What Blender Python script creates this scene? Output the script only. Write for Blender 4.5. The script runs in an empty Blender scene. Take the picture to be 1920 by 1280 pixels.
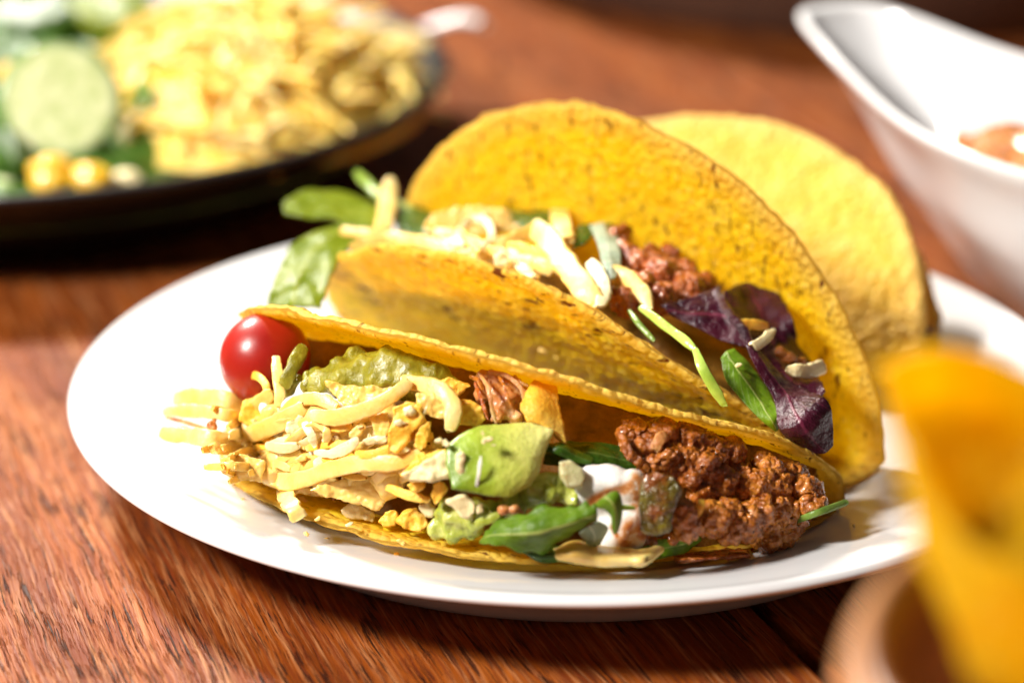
import bpy, bmesh, math, random
import numpy as np
from mathutils import Vector, Matrix
from mathutils.bvhtree import BVHTree

random.seed(7)
RNG = np.random.default_rng(7)
SC = bpy.context.scene
K = 0.01                                   # everything below is written in centimetres
R_ = math.radians

# ------------------------------------------------------------------ camera
CAM_POS = np.array([-1.488, -54.152, 23.872]); PITCH = 21.248; FPX = 1920*85/36
cam_d = bpy.data.cameras.new('camera'); cam = bpy.data.objects.new('camera', cam_d)
SC.collection.objects.link(cam); SC.camera = cam
cam.location = CAM_POS*K; cam.rotation_euler = (R_(90-PITCH), 0, 0)
cam_d.lens = 85; cam_d.sensor_width = 36; cam_d.clip_start = .02; cam_d.clip_end = 20
cam_d.dof.use_dof = True; cam_d.dof.focus_distance = .506; cam_d.dof.aperture_fstop = 6.2
cam_d.dof.aperture_blades = 0

# ------------------------------------------------------------------ light: a studio table top, hard key from behind left, soft fill
w = bpy.data.worlds.new('World'); SC.world = w; w.use_nodes = True
w.node_tree.nodes['Background'].inputs[0].default_value = (1.0, .93, .86, 1)
w.node_tree.nodes['Background'].inputs[1].default_value = .06
SC.view_settings.view_transform = 'Standard'; SC.view_settings.look = 'None'
SC.view_settings.exposure = 0.1; SC.view_settings.gamma = 1
def area(name, pos, tgt, sx, sy, power, col):
    l = bpy.data.lights.new(name, 'AREA'); l.shape = 'RECTANGLE'; l.size = sx*K; l.size_y = sy*K
    l.energy = power; l.color = col
    o = bpy.data.objects.new(name, l); SC.collection.objects.link(o)
    o.location = Vector(pos)*K
    o.rotation_euler = (Vector(tgt)-Vector(pos)).to_track_quat('-Z', 'Y').to_euler()
    return o
area('key_lamp', (-80, 112, 112), (0, 0, 0), 24, 24, 62, (1.0, .94, .85))
area('fill_lamp', (-62, -34, 64), (0, -2, 2), 18, 18, 16.5, (1.0, .95, .88))

# ------------------------------------------------------------------ noise
_g = np.random.default_rng(3).normal(size=(256, 3)); _g /= np.linalg.norm(_g, axis=1)[:, None]
_p = np.random.default_rng(4).permutation(256); _p = np.concatenate([_p, _p, _p])
def pn(P):
    P = np.asarray(P, float); i = np.floor(P).astype(int); f = P-i; i &= 255
    u = f*f*f*(f*(f*6-15)+10); r = 0
    for dx in (0, 1):
        for dy in (0, 1):
            for dz in (0, 1):
                h = _p[_p[_p[(i[:, 0]+dx) & 255]+((i[:, 1]+dy) & 255)]+((i[:, 2]+dz) & 255)]
                d = (_g[h]*(f-np.array([dx, dy, dz]))).sum(1)
                wx = u[:, 0] if dx else 1-u[:, 0]; wy = u[:, 1] if dy else 1-u[:, 1]; wz = u[:, 2] if dz else 1-u[:, 2]
                r = r+d*wx*wy*wz
    return r*1.5
def fbm(P, sc, oc=3, g=.5):
    r = 0; a = 1
    for k in range(oc):
        r = r+a*pn(np.asarray(P)*sc*2**k+17.3*k); a *= g
    return r

# ------------------------------------------------------------------ camera rays in cm
_p0 = R_(PITCH)
FWD = np.array([0, math.cos(_p0), -math.sin(_p0)]); UP = np.array([0, math.sin(_p0), math.cos(_p0)]); RT = np.array([1., 0, 0])
def ray(px, py): return FWD+(px-960)/FPX*RT-(py-640)/FPX*UP
def atz(px, py, z):
    d = ray(px, py); return CAM_POS+d*((z-CAM_POS[2])/d[2])
def nrm(v): return v/(np.linalg.norm(v)+1e-12)

# ------------------------------------------------------------------ object helpers
def link(o, parent=None):
    SC.collection.objects.link(o)
    if parent is not None:
        o.parent = parent; o.location = o.location-parent.location
def tag(o, label=None, cat=None, group=None, kind=None):
    for k, v in (('label', label), ('category', cat), ('group', group), ('kind', kind)):
        if v: o[k] = v
    return o
def mesh(name, V, F, mat, parent=None, smooth=True, attrs=None, origin=None):
    V = np.asarray(V, float)
    if origin is None:
        mn, mx = V.min(0), V.max(0); origin = np.array([(mn[0]+mx[0])/2, (mn[1]+mx[1])/2, mn[2]])
    origin = np.asarray(origin, float)
    me = bpy.data.meshes.new(name)
    me.from_pydata(((V-origin)*K).tolist(), [], F if isinstance(F, list) else F.tolist())
    if smooth: me.polygons.foreach_set('use_smooth', [True]*len(me.polygons))
    for n, a in (attrs or {}).items():
        a = np.asarray(a, float)
        if a.ndim == 1:
            at = me.attributes.new(n, 'FLOAT', 'POINT'); at.data.foreach_set('value', a)
        else:
            at = me.attributes.new(n, 'FLOAT_VECTOR', 'POINT'); at.data.foreach_set('vector', a.ravel())
    me.materials.append(mat); me.update()
    o = bpy.data.objects.new(name, me); o.location = Vector(origin)*K
    link(o, parent)
    return o
def empty(name, loc):
    o = bpy.data.objects.new(name, None); o.empty_display_size = .01; o.location = Vector(loc)*K
    SC.collection.objects.link(o); return o
def grid_faces(n, m, wrap_m=False, off=0, flip=False):
    F = []
    for i in range(n-1):
        for j in range(m if wrap_m else m-1):
            a = off+i*m+j; b = off+i*m+(j+1) % m; c = off+(i+1)*m+(j+1) % m; d = off+(i+1)*m+j
            F.append((a, d, c, b) if flip else (a, b, c, d))
    return F
def catmull(P, n):
    P = np.asarray(P, float)
    if len(P) == 2: P = np.array([P[0], (P[0]+P[1])/2, P[1]])
    Q = np.vstack([2*P[0]-P[1], P, 2*P[-1]-P[-2]]); out = []
    for t in np.linspace(0, len(P)-1-1e-9, n):
        i = int(t); f = t-i; a, b, c, d = Q[i:i+4]
        out.append(.5*((2*b)+(-a+c)*f+(2*a-5*b+4*c-d)*f*f+(-a+3*b-3*c+d)*f**3))
    return np.array(out)
def vnormals(V, F):
    F = np.asarray(F); N = np.zeros_like(V)
    n = np.cross(V[F[:, 1]]-V[F[:, 0]], V[F[:, 2]]-V[F[:, 0]])
    if F.shape[1] == 4: n = n+np.cross(V[F[:, 2]]-V[F[:, 0]], V[F[:, 3]]-V[F[:, 0]])
    for k in range(F.shape[1]): np.add.at(N, F[:, k], n)
    return N/(np.linalg.norm(N, axis=1)[:, None]+1e-12)

# ------------------------------------------------------------------ materials
class NB:
    def __init__(s, name):
        s.m = bpy.data.materials.new(name); s.m.use_nodes = True; s.t = s.m.node_tree
        s.b = s.t.nodes['Principled BSDF']; s.out = s.t.nodes['Material Output']
        tc = s.t.nodes.new('ShaderNodeTexCoord'); mp = s.n('ShaderNodeMapping'); mp.inputs['Scale'].default_value = (100, 100, 100)
        s.l(tc.outputs['Object'], mp.inputs[0]); s.co = mp.outputs[0]
    def n(s, t, **kw):
        x = s.t.nodes.new(t)
        for k, v in kw.items():
            if hasattr(x, k): setattr(x, k, v)
            else: x.inputs[k].default_value = v
        return x
    def l(s, a, b): s.t.links.new(a, b)
    def noise(s, scale, detail=3, rough=.5, co=None, dist=0):
        x = s.n('ShaderNodeTexNoise'); x.inputs['Scale'].default_value = scale; x.inputs['Detail'].default_value = detail
        x.inputs['Roughness'].default_value = rough; x.inputs['Distortion'].default_value = dist
        s.l(co or s.co, x.inputs['Vector']); return x.outputs[0]
    def vor(s, scale, co=None, feature='F1'):
        x = s.n('ShaderNodeTexVoronoi'); x.feature = feature; x.inputs['Scale'].default_value = scale; s.l(co or s.co, x.inputs['Vector']); return x.outputs['Distance']
    def ramp(s, fac, stops):
        x = s.n('ShaderNodeValToRGB'); e = x.color_ramp.elements
        while len(e) < len(stops): e.new(.5)
        for i, (p, c) in enumerate(stops):
            e[i].position = p; e[i].color = (*(c if hasattr(c, '__len__') else (c, c, c)), 1)
        s.l(fac, x.inputs[0]); return x.outputs[0]
    def mix(s, f, a, b, mode='MIX'):
        x = s.n('ShaderNodeMix'); x.data_type = 'RGBA'; x.blend_type = mode
        for v, k in ((f, 0), (a, 6), (b, 7)):
            if hasattr(v, 'is_linked'): s.l(v, x.inputs[k])
            else: x.inputs[k].default_value = v if k == 0 else (*v, 1)
        return x.outputs[2]
    def math(s, op, a, b=0, clamp=False):
        x = s.n('ShaderNodeMath'); x.operation = op; x.use_clamp = clamp
        for v, k in ((a, 0), (b, 1)):
            if hasattr(v, 'is_linked'): s.l(v, x.inputs[k])
            else: x.inputs[k].default_value = v
        return x.outputs[0]
    def attr(s, n, out='Fac'):
        x = s.n('ShaderNodeAttribute'); x.attribute_name = n; return x.outputs[out]
    def bump(s, h, dist, strength=1, prev=None):
        x = s.n('ShaderNodeBump'); x.inputs['Distance'].default_value = dist*K; x.inputs['Strength'].default_value = strength
        s.l(h, x.inputs['Height'])
        if prev: s.l(prev, x.inputs['Normal'])
        return x.outputs[0]
    def set(s, **kw):
        for k, v in kw.items():
            i = s.b.inputs[k.replace('_', ' ')]
            if hasattr(v, 'is_linked'): s.l(v, i)
            else: i.default_value = (*v, 1) if (hasattr(v, '__len__') and len(v) == 3 and i.type == 'RGBA') else v
        return s
    def translucent(s, col, fac):
        t = s.n('ShaderNodeBsdfTranslucent'); mx = s.n('ShaderNodeMixShader'); mx.inputs[0].default_value = fac
        if hasattr(col, 'is_linked'): s.l(col, t.inputs[0])
        else: t.inputs[0].default_value = (*col, 1)
        s.l(s.b.outputs[0], mx.inputs[1]); s.l(t.outputs[0], mx.inputs[2]); s.l(mx.outputs[0], s.out.inputs[0])
        return s
def food(name, cols, nsc=1.5, rough=.4, sss=0., radius=(1, .5, .25), sscale=.3, bsc=12, bd=.02, coat=0., coat_rough=.1, spec=.5, rvar=0., det=4):
    b = NB(name); n = b.noise(nsc, det, .6)
    st = [(0.32+.36*i/max(1, len(cols)-1), c) for i, c in enumerate(cols)]
    c = b.ramp(n, st)
    b.set(Base_Color=c, Roughness=rough, Specular_IOR_Level=spec, Coat_Weight=coat, Coat_Roughness=coat_rough)
    if sss: b.set(Subsurface_Weight=sss, Subsurface_Radius=radius, Subsurface_Scale=sscale*K)
    if rvar: b.set(Roughness=b.math('ADD', rough-rvar/2, b.math('MULTIPLY', b.noise(nsc*3, 3), rvar)))
    if bd: b.set(Normal=b.bump(b.noise(bsc, 5, .6), bd))
    return b.m

def m_shell(name, base=((.96, .65, .006), (.97, .73, .014), (.97, .80, .07)), char=.5, trans=.5, cs=0., ss=5.6, mk=(.48, .66)):
    b = NB(name); d = b.attr('disc', 'Vector'); st = b.attr('streak', 'Vector'); edge = b.attr('edge')
    c = b.ramp(b.noise(1.1, 5, .65, d), [(.3, base[0]), (.5, base[1]), (.72, base[2])])
    bl = b.vor(4.2, d)                                             # pale blisters
    c = b.mix(b.math('MULTIPLY', b.ramp(bl, [(0, 1), (.34, 0)]), .5), c, (.97, .80, .30))
    c = b.mix(b.math('MULTIPLY', b.ramp(b.noise(.8, 4, .7, d), [(.55, 0), (.72, 1)]), .35), c, (.84, .42, .010))
    pale = b.ramp(edge, [(.90, 0), (1.0, 1)])                       # toasted pale lip
    c = b.mix(b.math('MULTIPLY', pale, .5), c, (.92, .66, .25))
    tan = b.ramp(b.noise(3.6, 5, .75, st), [(.50, 0), (.70, 1)])
    c = b.mix(b.math('MULTIPLY', tan, .25), c, (.86, .46, .008))
    msk = b.math('ADD', b.noise(.55, 2, .5, d), b.math('MULTIPLY', edge, cs))
    big = b.ramp(msk, [(mk[0], 0), (mk[1], 1)])
    sp = b.ramp(b.noise(ss, 3, .65, st), [(.585, 0), (.65, 1)])
    f = b.math('MULTIPLY', b.math('MULTIPLY', sp, big), char*1.6, True)
    c = b.mix(f, c, (.16, .045, .008))
    sp2 = b.ramp(b.noise(9.5, 2, .5, st), [(.635, 0), (.71, 1)])
    c = b.mix(b.math('MULTIPLY', sp2, .75*min(1, char+.3)), c, (.20, .07, .012))
    b.set(Base_Color=c, Roughness=b.ramp(b.noise(3, 3), [(.3, .45), (.7, .65)]), Specular_IOR_Level=.22)
    nb = b.bump(b.noise(9, 5, .65), .035)
    nb = b.bump(b.math('SUBTRACT', 1, b.vor(5.5, d)), .09, .8, nb)
    b.set(Normal=nb)
    tc = b.mix(1.0, c, (1.0, .95, .4), 'MULTIPLY')
    b.translucent(tc, trans); return b.m

def m_leaf(name, c1, c2, vein, trans=.35, rough=.35, bd=.03):
    b = NB(name); lv = b.attr('leaf', 'Vector'); sx = b.n('ShaderNodeSeparateXYZ'); b.l(lv, sx.inputs[0])
    s_, t_ = sx.outputs[0], sx.outputs[1]
    at = b.math('ABSOLUTE', t_)
    ph = b.math('SUBTRACT', b.math('MULTIPLY', s_, 9.0), b.math('MULTIPLY', at, 3.0))
    ph = b.math('ADD', ph, b.math('MULTIPLY', b.noise(1.2, 3), .9))
    side = b.math('ABSOLUTE', b.math('SUBTRACT', b.math('FRACT', ph), .5))
    v1 = b.ramp(side, [(0, 1), (.07, 0)]); v0 = b.ramp(at, [(.03, 1), (.09, 0)])
    vv = b.math('MAXIMUM', v0, b.math('MULTIPLY', v1, .38))
    c = b.ramp(b.noise(1.3, 4, .6), [(.35, c1), (.65, c2)])
    c = b.mix(b.math('MULTIPLY', vv, .75), c, vein)
    nb = b.bump(b.noise(7, 4, .6), bd); nb = b.bump(vv, .02, .5, nb)
    b.set(Base_Color=c, Roughness=b.ramp(b.noise(2.5, 3), [(.3, rough-.08), (.7, rough+.12)]), Normal=nb, Specular_IOR_Level=.35)
    b.translucent(b.mix(1, c, (1.0, 1.0, .4), 'MULTIPLY'), trans); return b.m

def m_wood(name, kind='table'):
    b = NB(name)
    def stretched(sx, sy, rot=0):
        mp = b.n('ShaderNodeMapping'); mp.inputs['Scale'].default_value = (sx, sy, 1); b.l(b.co, mp.inputs[0]); return mp.outputs[0]
    warp = b.n('ShaderNodeVectorMath'); warp.operation = 'ADD'
    wn = b.n('ShaderNodeTexNoise'); wn.inputs['Scale'].default_value = .22; wn.inputs['Detail'].default_value = 2; b.l(b.co, wn.inputs['Vector'])
    sc = b.n('ShaderNodeVectorMath'); sc.operation = 'SCALE'; sc.inputs['Scale'].default_value = .4; b.l(wn.outputs[1], sc.inputs[0])
    b.l(b.co, warp.inputs[0]); b.l(sc.outputs[0], warp.inputs[1]); b.co = warp.outputs[0]
    base = b.ramp(b.noise(1, 5, .6, stretched(.5, .04)), [(.3, (.10, .018, .002)), (.5, (.23, .050, .004)), (.72, (.37, .100, .012))])
    fib = b.noise(1, 5, .7, stretched(9, .20))
    c = b.mix(b.ramp(fib, [(.48, 0), (.66, .75)]), base, (.45, .20, .08))
    red = b.ramp(b.noise(1, 4, .6, stretched(10, .36)), [(.49, 0), (.60, 1)])
    c = b.mix(b.math('MULTIPLY', red, .8), c, (.15, .026, .005))
    brk = b.ramp(b.noise(1, 2, .5, stretched(1.6, .5)), [(.40, 0), (.58, 1)])
    pore = b.math('MULTIPLY', b.ramp(b.noise(1, 3, .6, stretched(13, .5)), [(.555, 0), (.60, 1)]), brk)
    fine = b.ramp(b.noise(1, 3, .6, stretched(22, 1.1)), [(.55, 0), (.66, 1)])
    c = b.mix(b.math('MULTIPLY', pore, .92), c, (.028, .008, .004))
    c = b.mix(b.math('MULTIPLY', fine, .5), c, (.10, .022, .007))
    h = b.math('SUBTRACT', b.math('MULTIPLY', fib, .6), b.math('ADD', b.math('MULTIPLY', pore, .9), b.math('MULTIPLY', fine, .3)))
    b.set(Base_Color=c, Roughness=b.ramp(b.noise(1, 4, .6, stretched(4, .4)), [(.3, .42), (.7, .62)]), Specular_IOR_Level=.16, Normal=b.bump(h, .05, .9))
    return b.m

M = {}
M['shell'] = m_shell('corn_shell', char=.6)
M['shell_spotted'] = m_shell('corn_shell_spotted', char=.85, cs=.42, trans=.55, ss=4.4, mk=(.74, .92))
M['shell_pale'] = m_shell('corn_shell_pale', base=((.80, .47, .035), (.84, .55, .06), (.87, .62, .13)), char=.3, trans=.3)
M['wood'] = m_wood('varnished_wood')
b = NB('glazed_porcelain'); b.set(Base_Color=(.76, .76, .77), Roughness=.12, Specular_IOR_Level=.5, Coat_Weight=.3, Coat_Roughness=.04)
b.set(Normal=b.bump(b.noise(.8, 2), .01)); M['porcelain'] = b.m
M['dark'] = food('dark_gap', [(.02, .008, .004), (.03, .012, .006)], rough=.9, bd=0)
M['cheese'] = food('pale_cheese', [(.80, .48, .085), (.84, .59, .17), (.86, .69, .30)], nsc=.9, rough=.36, sss=.35, radius=(1, .7, .25), sscale=.14, bsc=9, bd=.02, coat=.15, coat_rough=.25, rvar=.2)
M['white_cheese'] = food('white_cheese', [(.84, .69, .34), (.87, .77, .48)], nsc=1.4, rough=.4, sss=.3, radius=(1, .8, .5), sscale=.08, bsc=10, bd=.03)
M['cheddar'] = food('orange_cheese', [(.86, .43, .025), (.90, .53, .06), (.91, .62, .13)], nsc=1.3, rough=.4, sss=.3, radius=(1, .5, .1), sscale=.08, bsc=12, bd=.03, rvar=.2)
M['cream'] = food('sour_cream', [(.88, .85, .78), (.93, .92, .88)], nsc=1.1, rough=.16, sss=.5, radius=(1, .9, .8), sscale=.25, bsc=3, bd=.03)
b = NB('stained_cream'); f = b.math('MULTIPLY', b.attr('stain'), b.ramp(b.noise(3.0, 5, .7), [(.34, 0), (.52, 1)]))
b.set(Base_Color=b.mix(f, b.mix(b.math('MULTIPLY', f, 2.0, True), (.90, .88, .83), (.80, .48, .20)), (.50, .13, .02)), Roughness=.17, Subsurface_Weight=.3, Subsurface_Radius=(1, .8, .6), Subsurface_Scale=.12*K, Normal=b.bump(b.noise(3, 4), .05)); M['cream_stained'] = b.m
M['guac'] = food('guacamole', [(.15, .13, .006), (.25, .23, .013), (.38, .35, .04)], nsc=1.5, rough=.32, sss=.3, radius=(.6, .8, .1), sscale=.2, bsc=7, bd=.05, coat=.15, coat_rough=.2)
M['guac_light'] = food('light_guacamole', [(.20, .25, .015), (.38, .43, .05), (.60, .61, .17)], nsc=1.6, rough=.2, sss=.35, radius=(.6, .9, .2), sscale=.2, bsc=6, bd=.06, coat=.5, coat_rough=.1)
b = NB('avocado_flesh'); g = b.attr('grad')
c = b.ramp(b.math('ADD', g, b.math('MULTIPLY', b.math('SUBTRACT', b.noise(2.2, 5, .65), .5), .45)), [(.10, (.16, .27, .008)), (.35, (.34, .45, .035)), (.65, (.60, .64, .13)), (.98, (.80, .78, .28))])
b.set(Base_Color=c, Roughness=.33, Subsurface_Weight=.35, Subsurface_Radius=(.7, 1, .2), Subsurface_Scale=.25*K, Normal=b.bump(b.noise(6, 5, .6), .045), Coat_Weight=.25, Coat_Roughness=.2); M['avocado'] = b.m
def m_meat(name, cols, fat=.35):
    b = NB(name); c = b.ramp(b.noise(2.6, 6, .68), [(.30, cols[0]), (.48, cols[1]), (.66, cols[2])])
    v = b.vor(7, None); c = b.mix(b.math('MULTIPLY', b.ramp(b.noise(5.5, 4, .6), [(.58, 0), (.72, 1)]), fat), c, (.62, .27, .11))
    c = b.mix(b.math('MULTIPLY', b.ramp(b.noise(8, 3, .6), [(.64, 0), (.74, 1)]), .5), c, (.12, .01, .004))
    nb = b.bump(b.math('SUBTRACT', 1, v), .09, .9); nb = b.bump(b.noise(16, 4, .65), .03, 1, nb)
    b.set(Base_Color=c, Roughness=b.ramp(b.noise(4, 3), [(.35, .16), (.65, .38)]), Specular_IOR_Level=.6, Coat_Weight=.45, Coat_Roughness=.10, Normal=nb, Subsurface_Weight=.1, Subsurface_Radius=(1, .3, .1), Subsurface_Scale=.15*K)
    return b.m
M['meat'] = m_meat('seasoned_mince', [(.17, .036, .003), (.46, .135, .010), (.70, .27, .032)])
M['meat_dark'] = m_meat('dark_mince', [(.11, .022, .002), (.34, .088, .006), (.58, .19, .020)], .2)  # darker copy of the mince, carrying the shell-wall cluster's shade in its colour
M['salsa'] = m_meat('red_salsa', [(.20, .032, .004), (.40, .085, .009), (.56, .17, .026)], .15)
M['chicken'] = food('shredded_chicken', [(.40, .11, .025), (.62, .27, .08), (.78, .48, .20)], nsc=1.6, rough=.3, sss=.3, bsc=9, bd=.05, coat=.3)
M['mash'] = food('filling_mash', [(.07, .035, .006), (.24, .11, .015), (.40, .18, .022)], nsc=1.1, rough=.5, bsc=5, bd=.08, spec=.25)  # orange mixed into the colour for the glow of the lit shell wall
b = NB('tomato_skin'); b.set(Base_Color=b.ramp(b.noise(.7, 3), [(.3, (.28, .008, .004)), (.7, (.38, .016, .007))]), Roughness=.33, Subsurface_Weight=.25, Subsurface_Radius=(1, .2, .08), Subsurface_Scale=.4*K, Normal=b.bump(b.noise(2.5, 3), .01)); M['tomato'] = b.m
b = NB('pepper_skin'); b.set(Base_Color=b.ramp(b.noise(1.2, 4, .6), [(.38, (.22, .060, .006)), (.48, (.11, .085, .006)), (.7, (.19, .165, .012))]), Roughness=.12, Coat_Weight=1., Coat_Roughness=.05, Normal=b.bump(b.noise(7, 3, .5), .16)); M['pepper'] = b.m
M['onion'] = food('translucent_onion', [(.46, .45, .20), (.62, .58, .34)], rough=.1, sss=.5, sscale=.4, bsc=5, bd=.08, coat=.8, coat_rough=.06)
M['leaf'] = m_leaf('rocket_leaf', (.10, .21, .007), (.21, .36, .012), (.58, .66, .20))
M['leaf_dark'] = m_leaf('spinach_leaf', (.022, .065, .005), (.050, .115, .008), (.12, .20, .04), trans=.2, rough=.26)
M['leaf_bright'] = m_leaf('lettuce_leaf', (.17, .24, .004), (.27, .33, .006), (.36, .40, .03), trans=.42)
M['leaf_pale'] = m_leaf('pale_leaf_underside', (.30, .42, .30), (.52, .62, .48), (.70, .76, .62), trans=.25, rough=.25)
M['leaf_purple'] = m_leaf('red_chard_leaf', (.022, .004, .009), (.062, .006, .018), (.16, .02, .05), trans=.10, rough=.2, bd=.06)
M['stalk'] = food('green_stalk', [(.30, .46, .06), (.46, .60, .12)], nsc=2, rough=.22, sss=.3, radius=(.6, 1, .2), bsc=6, bd=.02, coat=.3)
M['stalk_dark'] = food('dark_stalk', [(.11, .19, .03), (.22, .32, .06)], nsc=2, rough=.25, bsc=6, bd=.02)

# ------------------------------------------------------------------ table
def build_table():
    t = empty('wooden_table', (0, 0, 0))
    tag(t, 'reddish varnished plank table with dark open grain under all the dishes', 'table')
    a = R_(20); d = np.array([math.sin(a), -math.cos(a)]); n = np.array([math.cos(a), math.sin(a)])
    edge0 = np.dot([3.9, -8.6], n); W = 17.0; gap = .28
    for k in range(-3, 5):
        lo = edge0+(k-1)*W+gap/2; hi = edge0+k*W-gap/2
        cx = (lo+hi)/2; hw = (hi-lo)/2; L = 75; bv = .12
        prof = [(-hw, -2), (-hw, -bv), (-hw+bv*.3, -bv*.3), (-hw+bv, 0), (hw-bv, 0), (hw-bv*.3, -bv*.3), (hw, -bv), (hw, -2)]
        V = [(x, y, z) for y in (-L, L) for x, z in prof]
        F = [(i, i+1, 8+i+1, 8+i) for i in range(7)]+[(7, 0, 8, 15), tuple(range(7, -1, -1)), tuple(range(8, 16))]
        o = mesh('plank', V, F, M['wood'], t, smooth=False, origin=(0, 0, 0))
        # centre of the plank in the table frame; each plank's grain is taken from its own place on the log
        c = n*cx+d*(-18+7.3*((k*5) % 4))
        o.location = (c[0]*K, c[1]*K, 0); o.rotation_euler = (0, 0, a)
    V = [(-80, -60, -2.0), (80, -60, -2.0), (80, 95, -2.0), (-80, 95, -2.0), (-80, -60, -3), (80, -60, -3), (80, 95, -3), (-80, 95, -3)]
    V = [(x, y, z-.05) for x, y, z in V]
    mesh('dark_underlayer', V, [(0, 1, 2, 3), (7, 6, 5, 4), (0, 4, 5, 1), (1, 5, 6, 2), (2, 6, 7, 3), (3, 7, 4, 0)], M['dark'], t, smooth=False)  # added near-black sheet, so shade in the plank gaps comes from its colour
build_table()

# ------------------------------------------------------------------ plate
def lathe(name, prof, mat, loc, n=160, parent=None, sx=1, sy=1, attrs=None):
    P = np.array(prof, float); th = np.linspace(0, 2*math.pi, n, endpoint=False); V = []
    for r, z in P: V += [(loc[0]+sx*r*math.cos(t), loc[1]+sy*r*math.sin(t), loc[2]+z) for t in th]
    return mesh(name, V, grid_faces(len(P), n, True), mat, parent)
def smooth_prof(pts, n=60): return catmull(pts, n)
def platez(r):
    s = np.clip((r-7.2)/(12-7.2), 0, 1); return .95+1.15*(s*s*(3-2*s)*.5+s*.5)
top = [(r, float(platez(r))) for r in (0.001, 2, 4, 6, 6.8, 7.4, 8, 9, 10, 11, 11.6)]
pl = smooth_prof(top+[(11.86, 2.10), (12.0, 2.04), (12.04, 1.95), (11.95, 1.86), (11.5, 1.70), (10.8, 1.35), (9.95, .88), (9.4, .46), (9.08, .06), (8.95, .0), (8.75, .02), (8.5, .3), (7.6, .55), (4, .6), (.001, .6)], 150)
plate = lathe('dinner_plate', pl[::-1], M['porcelain'], (0, 0, 0), 220)
tag(plate, 'round white glazed plate carrying the three taco shells', 'plate')

# ------------------------------------------------------------------ taco shells
_s = np.linspace(-8.6, 8.6, 345)
def prof(v, th, w_, th2):
    k = np.exp(-(_s/w_)**2); k /= k.sum(); ang = np.cumsum(k)*th; ang = ang-ang[172]+th2*_s/8.6
    h = _s[1]-_s[0]; y = np.cumsum(np.cos(ang)*h); z = np.cumsum(np.sin(ang)*h)
    return np.interp(v, _s, y-y[172]), np.interp(v, _s, z-z[172])
def rotm(a, b, c):
    return np.array(Matrix.Rotation(c, 3, 'Z') @ Matrix.Rotation(b, 3, 'Y') @ Matrix.Rotation(a, 3, 'X'))
def spt(p, u, v):
    R, th, w_, th2, tw, a, b, c, x, y, z = p
    u = np.atleast_1d(np.asarray(u, float)); v = np.atleast_1d(np.asarray(v, float))
    Y, Z = prof(v, th, w_, th2)
    return np.stack([u, Y*(1+tw*u/7), Z], -1) @ rotm(a, b, c).T+np.array([x, y, z])
S1 = [7.25, 2.65, 1.103, .115, -.197, 1.257, .059, -.37, -.95, -3.14, 1.745]
S2 = [7.63, 2.195, .789, .339, -.053, .453, .055, -.669, .776, .877, .961]
S3 = [7.171, 2.898, .892, .34, .159, -.822, -.03, -.53, 2.334, 3.8, 1.258]
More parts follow.
